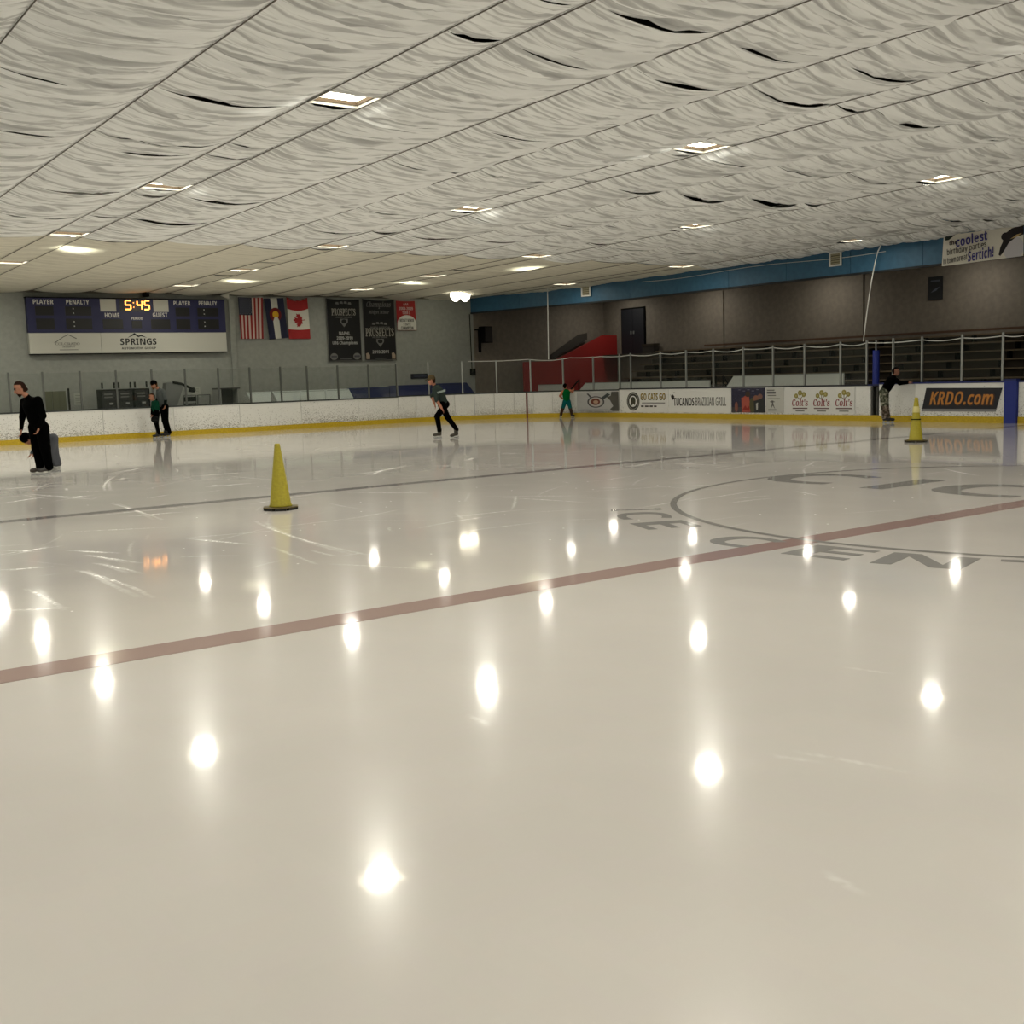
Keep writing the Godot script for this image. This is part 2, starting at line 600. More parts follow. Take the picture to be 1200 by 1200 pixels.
	for k in 128:
		var a := TAU * k / 128
		var b := TAU * (k + 1) / 128
		var q := [c + Vector2.from_angle(a) * 4.46, c + Vector2.from_angle(b) * 4.46, c + Vector2.from_angle(a) * 4.54, c + Vector2.from_angle(b) * 4.54]
		for x in [0, 1, 2, 1, 3, 2]:
			ring.set_normal(Vector3.UP)
			ring.add_vertex(P(q[x].x, 0.0028, q[x].y))
	mesh(floor_node, "center_circle", ring.commit(), grey)
	var word := [["I", 142.0, 0.14], ["C", 148.6, 0.62], ["E", 158.4, 0.55], ["C", 175.0, 0.62], ["E", 186.6, 0.62], ["N", 196.4, 0.72], ["T", 206.5, 0.62], ["E", 216.0, 0.58], ["R", 225.5, 0.64]]
	for w in word:
		var a := deg_to_rad(w[1])
		var dir := Vector2.from_angle(a)           # outwards, in (v, u)
		ice_letter(floor_node, w[0], c + dir * 4.97, -dir, w[2], 0.6, grey)
	for w in [["C", 10.6, 1.35], ["I", 9.15, 0.36], ["C", 7.85, 1.4]]:
		ice_letter(floor_node, w[0], Vector2(13.25, w[1]), Vector2(1, 0), w[2], 1.45, grey, 3.2 if w[0] == "I" else 0.0)

func ice_letter(parent: Node, text: String, at: Vector2, up: Vector2, width: float, height: float, m: Material, fat := 0.0) -> void:
	var y := Vector3(up.x, 0, -up.y).normalized()
	var z := Vector3.UP
	var x := y.cross(z)
	if fat > 0.0:
		var o := mesh(parent, "ice_letter", box_mesh(Vector3(width, height, 0.002)), m)
		o.transform = Transform3D(Basis(x, y, z), P(at.x, 0.0022, at.y))
		return
	var l := lettering(parent, text, width, height, Vector3.ZERO, m, true, "Droid Sans", 0.002)
	l.name = "ice_letter"
	l.transform = Transform3D(Basis(x, y, z), P(at.x, 0.0022, at.y)) * l.transform

# ------------------------------------------------------------------ room shell
func shell() -> void:
	var w := structure("wall_end", "pale grey end wall behind the scoreboard and flags")
	box(w, "panel", M.wall_grey, Vector3(33.0, 6.4, 0.3), P(10.45, 3.1, END_WALL_U + 0.15))
	var w2 := structure("wall_end_bay", "shaded taupe wall under the blue soffit beside the red stair")
	box(w2, "panel", M.wall_taupe, Vector3(7.6, 6.4, 0.3), P(30.75, 3.1, END_WALL_U + 0.15))
	var w3 := structure("wall_bleachers", "taupe block wall behind the bleachers")
	box(w3, "panel", M.wall_taupe, Vector3(0.3, 6.4, 56.0), P(BACK_V + 0.15, 3.1, 11.7))
	for u in [32.3, 25.56, 19.0, 12.4]:
		box(w3, "pilaster", M.wall_taupe, Vector3(0.05, 5.2, 0.5), P(BACK_V - 0.024, 2.6, u))
	var w4 := structure("wall_near", "grey wall on the near side of the rink")
	box(w4, "panel", M.wall_grey, Vector3(0.3, 6.4, 56.0), P(-5.9, 3.1, 11.7))
	var w5 := structure("wall_back", "grey wall at the far back of the rink")
	box(w5, "panel", M.wall_grey, Vector3(40.4, 6.4, 0.3), P(14.3, 3.1, -16.2))
	var rf := structure("ceiling_roof", "dark roof deck above the ceiling cloth")
	box(rf, "deck", M.roof_dark, Vector3(40.6, 0.2, 56.4), P(14.2, 6.4, 11.7))
	# conduit, pipe and beam details on the end wall
	var tr := structure("trim_1", "pipe and beam trim on the end wall")
	box(tr, "column", M.wall_grey, Vector3(0.2, 4.98, 0.08), P(16.25, 2.49, END_WALL_U - 0.04))
	box(tr, "beam", mat(Color(0.36, 0.35, 0.32), 0.8), Vector3(32.0, 0.07, 0.1), P(10.8, 4.93, END_WALL_U - 0.05))
	mesh(tr, "conduit", tube(PackedVector3Array([P(26.75, 4.3, 39.46), P(26.77, 2.0, 39.46)]), 0.018), M.dark)
	box(tr, "junction_box", M.black, Vector3(0.22, 0.26, 0.1), P(26.8, 1.9, 39.44))

# ------------------------------------------------------------------ draped ceiling cloth
func fabric_ceiling() -> void:
	var root := structure("ceiling", "white cloth ceiling draped in wrinkled strips between wires")
	var n := FastNoiseLite.new()
	n.seed = 31
	n.frequency = 1.0
	n.fractal_type = FastNoiseLite.FRACTAL_NONE
	var edges := [-5.75, -3.75, -1.75]
	var lamp_strip := []
	for i in LAMP_V.size():
		var a: float = LAMP_V[i]
		lamp_strip.append(edges.size())
		edges.append(a - 0.38)
		edges.append(a + 0.38)
		if i + 1 < LAMP_V.size():
			var b: float = LAMP_V[i + 1]
			for k in [1, 2]:
				edges.append(lerpf(a + 0.38, b - 0.38, k / 3.0))
	edges.append(28.36)
	var joints := [-16.0, -8.0, 0.0, 3.2, 5.6, 8.8, 10.2, 13.6, 16.15, 17.0, 20.5, 23.4, 26.6, 30.0, 33.4, 39.5]
	# where the sheets of cloth have come apart: joint, from and to across the rink, how far the edge hangs
	var open_joints := [[5.6, 4.0, 7.0, 0.08], [8.8, 7.5, 13.2, 0.11], [10.2, 6.6, 11.3, 0.08], [10.2, 11.5, 15.5, 0.10], [13.6, 1.0, 6.8, 0.09], [13.6, 9.5, 13.0, 0.07], [16.15, 13.9, 21.0, 0.13], [17.0, 4.9, 6.8, 0.08], [20.5, -2.0, 9.5, 0.10], [20.5, 13.0, 17.0, 0.07], [23.4, 11.0, 20.0, 0.08]]
	for s in edges.size() - 1:
		var is_lamp: bool = s in lamp_strip
		var holes := []
		if is_lamp:
			for l in lamp_spots:
				if l.x > edges[s] and l.x < edges[s + 1]:
					holes.append(l.y)
		for j in joints.size() - 1:
			var u0: float = joints[j]
			var u1: float = joints[j + 1]
			if j > 0: u0 += jitter(s, j)
			if j + 2 < joints.size(): u1 += jitter(s, j + 1)
			var droop := 0.0
			var mid: float = (edges[s] + edges[s + 1]) / 2
			for o in open_joints:
				if absf(o[0] - joints[j]) < 0.01 and mid > o[1] and mid < o[2]:
					droop = o[3]
			if droop == 0.0 and j > 2 and fposmod(sin(s * 12.9898 + j * 78.233) * 43758.5453, 1.0) > 0.72:
				droop = 0.07
			if is_lamp: droop *= 0.6
			var cuts := [u0]
			for h in holes:
				if h > u0 and h < u1:
					cuts.append_array([h - 0.32, h + 0.32])
				elif absf(h - u0) < 0.32: cuts[0] = h + 0.32
			cuts.append(u1)
			for k in range(0, cuts.size() - 1, 2):
				if cuts[k + 1] - cuts[k] > 0.05:
					mesh(root, "fabric_panel", cloth_strip(n, edges[s], edges[s + 1], cuts[k], cuts[k + 1], droop if k == 0 else 0.0, s, is_lamp), M.fabric_far if u0 > 26.0 else M.fabric)
	for e in edges.slice(1):
		mesh(root, "wire", tube(PackedVector3Array([P(e, ceil_y(-16) - 0.026, -16), P(e, ceil_y(39.5) - 0.026, 39.5)]), 0.008, 5), mat(Color(0.36, 0.34, 0.31), 0.7))
	var bay := structure("ceiling_bay", "dim flat ceiling over the bleachers")
	var grey := mat(Color(0.5, 0.48, 0.45), 0.8)
	box(bay, "panel", grey, Vector3(6.0, 0.1, 55.6), P(31.3, 5.37, 11.7))

func jitter(s: int, j: int) -> float:
	return 0.07 * sin(s * 3.7 + j * 5.1)

func cloth_strip(n: FastNoiseLite, v0: float, v1: float, u0: float, u1: float, droop: float, s: int, is_lamp: bool) -> ArrayMesh:
	var step := 0.4
	if u1 > 3.3: step = 0.03
	if u0 > 16.0: step = 0.05
	if u0 > 26.0: step = 0.09
	var nu := maxi(2, int((u1 - u0) / step))
	var nt := 6 if is_lamp else 10
	var wide := v1 - v0
	var verts := PackedVector3Array()
	var depth := 0.03 if is_lamp else 0.075
	for i in nu + 1:
		var u := lerpf(u0, u1, float(i) / nu)
		var amp := (0.035 if is_lamp else 0.08) * (1.0 - 0.8 * smoothstep(20.0, 29.0, u))
		for k in nt + 1:
			var t := float(k) / nt
			var arch := 4.0 * t * (1.0 - t)
			var warp := 0.16 * n.get_noise_2d(u * 0.7, t * 2.0 + s * 3.1)
			var a := absf(n.get_noise_2d((u + warp) * 3.1, t * 0.28 + s * 9.7))
			var b := absf(n.get_noise_2d((u + warp * 0.7) * 7.0 + 50.0, t * 0.45 + s * 5.3))
			var calm := 1.0 - 0.8 * exp(-(u - u0) / 0.12) if droop > 0.0 else 1.0
			var f := 1.3 * pow(a, 0.6) + 0.8 * pow(b, 0.8)
			var y := ceil_y(u) - depth * arch * (0.8 + 0.5 * n.get_noise_2d(u * 0.5, s * 2.0)) - amp * f * (0.03 + 0.97 * sqrt(arch)) * calm
			if droop > 0.0:
				y -= droop * arch * exp(-(u - u0) / 0.3)
				y += 0.02 * arch * exp(-(u1 - u) / 0.2)
			verts.append(P(v0 + wide * t, y, u))
	var st := SurfaceTool.new()
	st.begin(Mesh.PRIMITIVE_TRIANGLES)
	for v in verts:
		st.set_uv(Vector2(v.x + s * 3.17, -v.z))
		st.add_vertex(v)
	var row := nt + 1
	for i in nu:
		for k in nt:
			var a := i * row + k
			for x in [a, a + row, a + 1, a + 1, a + row, a + row + 1]: st.add_index(x)
	st.generate_normals()
	return st.commit()

# ------------------------------------------------------------------ blue soffit over the side boards
func soffit() -> void:
	var root := structure("wall_soffit", "blue painted soffit hanging above the side boards")
	var pts := [Vector2(26.85, 39.48), Vector2(28.35, 31.2)]
	var u := 31.2
	while u > -15.0:
		u -= 2.44
		pts.append(Vector2(28.35, u))
	for i in pts.size() - 1:
		var parts := 3 if i == 0 else 1
		for k in parts:
			var a: Vector2 = pts[i].lerp(pts[i + 1], float(k) / parts)
			var b: Vector2 = pts[i].lerp(pts[i + 1], float(k + 1) / parts)
			var len := a.distance_to(b)
			var c := (a + b) / 2
			var turn := atan2(b.y - a.y, b.x - a.x)
			box(root, "soffit_panel", M.blue_soffit, Vector3(len - 0.012, 1.25, 0.06), P(c.x, 4.98, c.y), turn)
			box(root, "soffit_rail", mat(Color(0.10, 0.12, 0.14), 0.7), Vector3(len, 0.06, 0.09), P(c.x, 4.34, c.y), turn)
	# two louvred vents
	for e in [[21.96, 4.845, "white framed square vent on the blue soffit near the hanging cable"], [33.2, 4.79, "white framed square vent on the blue soffit above the red stair"]]:
		var x := 28.3 if e[0] < 30 else 27.9
		var t := thing("vent", e[2], "vent", P(x, e[1], e[0]), -PI / 2 if e[0] < 30 else -1.39, "soffit vents")
		for s in [-1, 1]:
			box(t, "frame", M.white, Vector3(0.05, 0.42, 0.03), Vector3(s * 0.2, 0, 0.02))
			box(t, "frame", M.white, Vector3(0.35, 0.05, 0.03), Vector3(0, s * 0.185, 0.02))
		box(t, "backing", mat(Color(0.35, 0.33, 0.26), 0.8), Vector3(0.36, 0.33, 0.01), Vector3(0, 0, 0.0))
		for k in 5:
			var sl := box(t, "slat", mat(Color(0.62, 0.6, 0.5), 0.6), Vector3(0.35, 0.045, 0.008), Vector3(0, -0.13 + 0.065 * k, 0.02))
			sl.rotation.x = 0.6

# ------------------------------------------------------------------ boards and glass
func turn_of(a: Vector2, b: Vector2) -> float:
	return atan2(b.y - a.y, b.x - a.x)

func board_panel(t: Node3D, a: Vector2, b: Vector2, top: float, look: int) -> void:
	var len := a.distance_to(b)
	var turn := turn_of(a, b)
	var c := (a + b) / 2
	var out := Vector2(sin(-turn), cos(turn))          # away from the ice, in (v, u)
	var h := top - 0.17
	var m := mesh(t, "board_panel", slab(len - 0.012, h, 0.09), M.board[look], P(c.x + out.x * 0.045, 0.17 + h / 2, c.y + out.y * 0.045), turn)
	m.name = "board_panel"

func kick_and_cap(t: Node3D, a: Vector2, b: Vector2, top: float, cap: Material) -> void:
	var len := a.distance_to(b)
	var turn := turn_of(a, b)
	var c := (a + b) / 2
	var out := Vector2(sin(-turn), cos(turn))
	box(t, "kick_plate", M.yellow, Vector3(len, 0.17, 0.1), P(c.x + out.x * 0.035, 0.085, c.y + out.y * 0.035), turn)
	box(t, "cap_rail", cap, Vector3(len, 0.045, 0.14), P(c.x + out.x * 0.055, top + 0.022, c.y + out.y * 0.055), turn)

func glazing(t: Node3D, pts: Array, top: float, crown: float, post: Material, pane: Material) -> void:
	for i in pts.size():
		var a: Vector2 = pts[i]
		var b: Vector2 = pts[mini(i + 1, pts.size() - 1)]
		var turn := turn_of(a, b) if i + 1 < pts.size() else turn_of(pts[i - 1], a)
		var out := Vector2(sin(-turn), cos(turn))
		var h := crown - top
		box(t, "post", post, Vector3(0.055, h + 0.04, 0.05), P(a.x + out.x * 0.06, top + 0.04 + h / 2, a.y + out.y * 0.06), turn)
		if i + 1 < pts.size():
			var c := (a + b) / 2
			box(t, "glass_pane", pane, Vector3(a.distance_to(b) - 0.06, h - 0.03, 0.01), P(c.x + out.x * 0.06, top + 0.045 + (h - 0.03) / 2, c.y + out.y * 0.06), turn)

func corner_point(k: float) -> Vector2:
	var a := PI / 2 * (1.0 - k)
	return Vector2(SIDE_V - CORNER_R + CORNER_R * cos(a), END_U - CORNER_R + CORNER_R * sin(a))

func end_boards() -> void:
	var top := 0.98
	var post := mat(Color(0.40, 0.41, 0.40), 0.45, 0.6)
	var t := thing("dasher_boards", "white end boards with yellow kick plate and glass before the scoreboard wall", "rink boards")
	var x := 3.75
	var k := 0
	var looks := [0, 2, 0, 1, 0, 1, 2, 0]
	while x < 21.9:
		var e := minf(x + 2.36, 22.0)
		board_panel(t, Vector2(x, END_U), Vector2(e, END_U), top, looks[k % 8])
		x = e
		k += 1
	kick_and_cap(t, Vector2(3.75, END_U), Vector2(22.0, END_U), top, mat(Color(0.2, 0.22, 0.22), 0.5))
	var posts := []
	for v in [4.6, 5.75, 6.9, 8.06, 9.07, 10.22, 11.37, 12.55, 13.69, 14.87, 16.03, 17.2, 18.24, 19.49, 20.78, 22.0]:
		posts.append(Vector2(v, END_U))
	glazing(t, posts, top, 2.2, post, M.glass)
	# rounded corner
	var c := thing("corner_boards", "rounded white corner boards with glass and a red goal line stripe", "rink boards")
	for i in 12:
		var a := corner_point(i / 12.0)
		var b := corner_point((i + 1) / 12.0)
		board_panel(c, a, b, 1.0, [2, 0, 2, 1][i % 4])
		kick_and_cap(c, a, b, 1.0, mat(Color(0.2, 0.22, 0.22), 0.5))
	var cp := []
	for i in 8: cp.append(corner_point(i / 7.0))
	glazing(c, cp, 1.0, 2.24, M.aluminium, M.clear_glass)
	var g := corner_point(0.555)
	var gt := turn_of(corner_point(0.55), corner_point(0.56))
	var out := Vector2(sin(-gt), cos(gt))
	box(c, "goal_stripe", mat(Color(0.42, 0.14, 0.10), 0.5), Vector3(0.07, 1.0, 0.04), P(g.x - out.x * 0.012, 0.5, g.y - out.y * 0.012), gt)

func side_boards() -> void:
	var top := 1.03
	var cap := mat(Color(0.12, 0.13, 0.17), 0.5)
	var t := thing("side_boards", "white side boards with adverts, yellow kick plate and tall glass panes", "rink boards")
	var cuts := [31.56, 28.93, 26.05, 23.69, 21.01, 20.47]
	for i in cuts.size() - 1:
		board_panel(t, Vector2(SIDE_V, cuts[i]), Vector2(SIDE_V, cuts[i + 1]), top, [1, 1, 0, 1, 1][i])
	kick_and_cap(t, Vector2(SIDE_V, 31.56), Vector2(SIDE_V, 20.47), top, cap)
	var posts := []
	for u in [31.56, 30.95, 29.37, 28.09, 26.8, 25.46, 24.2, 22.94, 21.59, 20.65]:
		posts.append(Vector2(SIDE_V, u))
	glazing(t, posts, top, 2.3, M.aluminium, M.clear_glass)
	# gate
	var g := thing("player_gate", "narrow dark gate opening with blue padded post between the white boards", "gate", P(SIDE_V, 0, 20.3), -PI / 2)
	box(g, "recess", M.black, Vector3(0.33, 0.95, 0.02), Vector3(0, 0.5, -0.3))
	box(g, "jamb", mat(Color(0.25, 0.25, 0.24), 0.6), Vector3(0.05, 1.0, 0.16), Vector3(-0.14, 0.5, -0.12))
	box(g, "jamb", mat(Color(0.45, 0.45, 0.43), 0.6), Vector3(0.03, 1.0, 0.16), Vector3(-0.03, 0.5, -0.2))
	box(g, "jamb", mat(Color(0.30, 0.30, 0.29), 0.6), Vector3(0.05, 1.0, 0.16), Vector3(0.12, 0.5, -0.12))
	box(g, "threshold", M.yellow, Vector3(0.36, 0.17, 0.1), Vector3(0.01, 0.085, -0.04))
	var pad := CylinderMesh.new()
	pad.top_radius = 0.1
	pad.bottom_radius = 0.1
	pad.height = 1.0
	pad.radial_segments = 16
	mesh(g, "padded_post", pad, M.board_blue, Vector3(-0.06, 1.56, -0.1))
	box(g, "cap_rail", mat(Color(0.09, 0.12, 0.30), 0.5), Vector3(0.5, 0.05, 0.16), Vector3(0.0, 1.055, -0.05))
	box(g, "post", M.aluminium, Vector3(0.04, 0.3, 0.04), Vector3(-0.06, 2.2, -0.1))
	# beyond the gate
	var r := thing("bench_boards", "white boards with a blue cap rail beside the gate", "rink boards")
	for e in [[20.14, 18.95], [18.95, 16.27]]:
		board_panel(r, Vector2(SIDE_V - 0.06, e[0]), Vector2(SIDE_V - 0.06, e[1]), 1.07, 1)
	kick_and_cap(r, Vector2(SIDE_V - 0.06, 20.14), Vector2(SIDE_V - 0.06, 16.27), 1.07, mat(Color(0.10, 0.15, 0.40), 0.5))
	var rp := []
	for u in [19.75, 18.81, 17.58, 16.4]: rp.append(Vector2(SIDE_V, u))
	glazing(r, rp, 1.1, 2.32, M.aluminium, M.clear_glass)
	var col := thing("blue_post", "solid blue board post at the edge of the white side boards", "post", P(SIDE_V - 0.09, 0, 16.055), -PI / 2)
	box(col, "pillar", M.board_blue, Vector3(0.33, 1.12, 0.14), Vector3(0, 0.56, 0))
	box(col, "cap", mat(Color(0.10, 0.15, 0.40), 0.5), Vector3(0.36, 0.04, 0.18), Vector3(0, 1.14, 0))
	var q := thing("near_side_boards", "white boards beyond the solid blue post with dark glass posts", "rink boards")
	for e in [[15.88, 13.4], [13.4, 11.0], [11.0, 8.6]]:
		board_panel(q, Vector2(SIDE_V - 0.06, e[0]), Vector2(SIDE_V - 0.06, e[1]), 1.07, 3)
	kick_and_cap(q, Vector2(SIDE_V - 0.06, 15.88), Vector2(SIDE_V - 0.06, 8.6), 1.07, mat(Color(0.10, 0.15, 0.40), 0.5))
	var qp := []
	for u in [15.7, 14.4, 13.1, 11.8, 10.5, 9.2]: qp.append(Vector2(SIDE_V, u))
	glazing(q, qp, 1.1, 2.32, M.aluminium, M.clear_glass)
	# white rope tied along the top of the glass, and the two cables that hang down to it
	var rope := PackedVector3Array()
	var tops := [36.9, 35.4, 33.9, 32.54, 30.95, 29.37, 28.09, 26.8, 25.46, 24.2, 22.94, 21.59, 20.65, 18.81, 17.58, 16.4, 15.7, 14.4]
	for i in tops.size() - 1:
		for k in 6:
			var f := k / 6.0
			var u: float = lerpf(tops[i], tops[i + 1], f)
			var v := SIDE_V + 0.06
			if u > 31.56:
				var a := asin(clampf((u - 31.56) / 6.06, 0, 1))
				v = 22.0 + 6.06 * cos(a)
			rope.append(P(v, 2.29 - (0.02 + 0.05 * fposmod(sin(i * 7.3) * 91.7, 1.0)) * sin(PI * f), u))
	tag(mesh(self, "rope", tube(rope, 0.014, 5), M.white), "thin white rope sagging along the top of the side glass", "rope")
	var c1 := PackedVector3Array()
	for k in 13:
		var f := k / 12.0
		c1.append(P(28.12, lerpf(5.12, 2.34, f), 20.2 + 0.62 * pow(f, 0.6)))
	tag(mesh(self, "hanging_cable", tube(c1, 0.018, 6), M.white), "white cable dropping from the blue soffit to the glass by the gate", "cable", "hanging cables")
	var c2 := PackedVector3Array()
	for k in 13:
		var f := k / 12.0
		c2.append(P(27.25 - 0.12 * f, lerpf(5.02, 2.26, f), 34.75 - 0.1 * f))
	tag(mesh(self, "hanging_cable_001", tube(c2, 0.018, 6), M.white), "white cable dropping from the blue soffit to the glass by the red stair", "cable", "hanging cables")
	var c3 := PackedVector3Array()
	for k in 25:
		var f := k / 24.0
		c3.append(P(28.29, 4.9 - 0.04 * sin(f * 9.0), lerpf(30.5, 20.2, f)))
	tag(mesh(self, "soffit_wire", tube(c3, 0.009, 5), M.white), "thin pale wire running along the top of the blue soffit", "cable")

# ------------------------------------------------------------------ bleachers, stair and door behind the side boards
func bleacher_side() -> void:
	var b := thing("bleachers", "dark wooden bleachers rising in rows behind the side glass", "bleachers")
	var lengths := [35.3, 31.9, 28.4, 25.0, 21.5, 18.0, 14.5, 11.0, 7.5]
	for i in 8:
		var v := 30.35 + 0.46 * i
		var y := 0.60 + 0.272 * i
		for k in lengths.size() - 1:
			var a: float = lengths[k]
			var z: float = lengths[k + 1]
			var len := a - z - 0.015
			var c := (a + z) / 2
			box(b, "seat_plank", M.wood, Vector3(0.26, 0.045, len), P(v, y, c))
			box(b, "riser_plank", M.wood_dark, Vector3(0.03, 0.17, len), P(v + 0.14, y - 0.14, c))
			box(b, "foot_plank", M.wood_dark, Vector3(0.2, 0.04, len), P(v + 0.26, y - 0.03, c))
			for f in [0.25, 0.75]:
				box(b, "bracket", M.black, Vector3(0.2, 0.21, 0.06), P(v + 0.02, y - 0.128, lerpf(a, z, f)))
	box(b, "back_board", M.wood_dark, Vector3(0.05, 2.5, 27.6), P(34.1, 1.25, 21.5))
	box(b, "top_rail", mat(Color(0.30, 0.20, 0.13), 0.7), Vector3(0.14, 0.07, 26.0), P(33.98, 2.66, 19.9))
	# low white walls of the walkway in front of the bleachers, with slanted ends
	var spans := [[39.2, 36.75, 1.24, 0.0, 0.0], [35.9, 28.45, 1.27, 0.5, 0.0], [27.75, 22.65, 1.40, 0.45, 0.0]]
	var say := ["low white walkway wall panel before the red stair", "long low white walkway wall panel before the bleachers, behind the adverts", "low white walkway wall panel before the bleachers nearest the gate"]
	for i in 3:
		var e: Array = spans[i]
		var len: float = e[0] - e[1]
		var w := thing("walkway_wall", say[i], "wall panel", P(29.6, 0, e[0]), -PI / 2, "low walkway walls")
		var m := prism(PackedVector2Array([Vector2(0, 0), Vector2(len, 0), Vector2(len, e[2]), Vector2(e[3], e[2]), Vector2(0, 0.9)]), 0.06)
		mesh(w, "panel", m, mat(Color(0.80, 0.82, 0.80), 0.5))
		box(w, "top_trim", mat(Color(0.55, 0.57, 0.55), 0.5), Vector3(len - e[3], 0.025, 0.08), Vector3((len + e[3]) / 2, e[2] + 0.012, 0))
	for e in [[36.65, 36.0, "dark slanted handrail at the walkway gap by the child in green"], [28.75, 28.3, "dark slanted handrail at the walkway gap, side nearest the red stair"], [27.55, 27.95, "dark slanted handrail at the walkway gap, side nearest the gate"]]:
		var h := thing("handrail", e[2], "handrail", Vector3.ZERO, 0.0, "walkway handrails")
		var up: float = e[0] if e[0] < 28.0 or e[0] > 30.0 else e[1]
		mesh(h, "bar", tube(PackedVector3Array([P(29.75, 0.95, e[0]), P(29.75, 1.42, e[1])]), 0.03), M.black)
		mesh(h, "upright", tube(PackedVector3Array([P(29.75, 0.0, e[1]), P(29.75, 1.42, e[1])]), 0.03), M.black)
		mesh(h, "upright", tube(PackedVector3Array([P(29.75, 0.0, e[0]), P(29.75, 0.95, e[0])]), 0.03), M.black)
	# red stair up to the landing and its door
	var s := thing("stair", "red solid-sided stair climbing to the dark door", "stair")
	mesh(s, "side_panel", prism(PackedVector2Array([Vector2(28.84, 0), Vector2(34.15, 0), Vector2(34.15, 3.36), Vector2(33.3, 3.36), Vector2(30.46, 2.25), Vector2(28.84, 2.25)]), 0.08), M.red_paint, P(0, 0, 38.6))
	mesh(s, "back_rail", prism(PackedVector2Array([Vector2(30.9, 2.35), Vector2(33.0, 3.2), Vector2(33.0, 3.5), Vector2(32.5, 3.42), Vector2(30.9, 2.55)]), 0.05), mat(Color(0.2, 0.18, 0.16), 0.7), P(0, 0, 39.3))
	for k in 10:
		box(s, "step", mat(Color(0.3, 0.28, 0.26), 0.8), Vector3(0.3, 0.24, 0.6), P(30.6 + 0.28 * k, 0.12 + 0.24 * k, 39.0))
	box(s, "landing", mat(Color(0.25, 0.23, 0.2), 0.8), Vector3(0.85, 0.1, 3.1), P(33.72, 2.42, 37.05))
	var d := structure("door_1", "dark double door at the top of the red stair")
	box(d, "frame", M.black, Vector3(0.05, 2.05, 1.56), P(BACK_V - 0.03, 3.49, 37.46))
	for q in [-1, 1]:
		var leaf := box(d, "leaf", mat(Color(0.085, 0.09, 0.12), 0.5), Vector3(0.04, 1.96, 0.72), P(BACK_V - 0.065, 3.47, 37.46 + q * 0.367))
		box(leaf, "handle", M.aluminium, Vector3(0.03, 0.14, 0.07), Vector3(-0.035, -0.05, q * 0.28))
	var cb := thing("landing_bench", "low dark bench on the landing beside the dark door", "bench", P(33.95, 2.47, 36.15), -PI / 2)
	box(cb, "seat", M.wood_dark, Vector3(0.75, 0.08, 0.35), Vector3(0, 0.36, 0))
	box(cb, "front_panel", mat(Color(0.16, 0.14, 0.12), 0.8), Vector3(0.7, 0.32, 0.3), Vector3(0, 0.16, 0))
	# dark notice on the wall
	var n := thing("wall_notice", "small dark plaque hanging on the taupe wall above the bleachers", "plaque", P(BACK_V - 0.03, 4.14, 22.43), -PI / 2)
	box(n, "board", mat(Color(0.06, 0.07, 0.09), 0.5), Vector3(0.54, 0.76, 0.03), Vector3.ZERO)
	box(n, "line_print", mat(Color(0.3, 0.32, 0.36), 0.5), Vector3(0.34, 0.05, 0.006), Vector3(0, 0.24, 0.017))
	mesh(n, "emblem", prism(PackedVector2Array([Vector2(-0.17, -0.09), Vector2(0.03, -0.04), Vector2(0.17, 0.09), Vector2(-0.02, 0.02)]), 0.006), mat(Color(0.33, 0.35, 0.4), 0.5), Vector3(0, -0.05, 0.017))
	# black loudspeaker on the end wall
	var l := thing("wall_speaker", "black loudspeaker on a bracket at the corner under the blue soffit", "speaker", P(27.25, 3.35, 39.1), 0.25)
	box(l, "cabinet", M.black, Vector3(0.5, 0.68, 0.32), Vector3(0.05, 0.08, 0))
	box(l, "grille", mat(Color(0.11, 0.09, 0.085), 0.8), Vector3(0.44, 0.62, 0.02), Vector3(0.05, 0.08, 0.165))
	box(l, "bracket", M.black, Vector3(0.1, 1.0, 0.08), Vector3(-0.22, -0.15, -0.12))
	box(l, "arm", M.black, Vector3(0.3, 0.06, 0.3), Vector3(-0.1, 0.3, -0.2))

# ------------------------------------------------------------------ scoreboard
func seven_segment(t: Node3D, digit: String, at: Vector3, w: float, h: float, m: Material) -> void:
	var on: Dictionary = {"5": [0, 5, 6, 2, 3], "4": [5, 6, 1, 2]}
	var k := 0.045
	var seg := [[0, h / 2, 1], [w / 2, h / 4, 0], [w / 2, -h / 4, 0], [0, -h / 2, 1], [-w / 2, -h / 4, 0], [-w / 2, h / 4, 0], [0, 0, 1]]
	for i in on[digit]:
		var s: Array = seg[i]
		var lx: float = w - k * 0.4 if s[2] == 1 else k
		var ly: float = k if s[2] == 1 else h / 2 - k * 0.4
		box(t, "clock_segment", m, Vector3(lx, ly, 0.01), at + Vector3(s[0] + 0.03 * s[1] / h, s[1], 0))

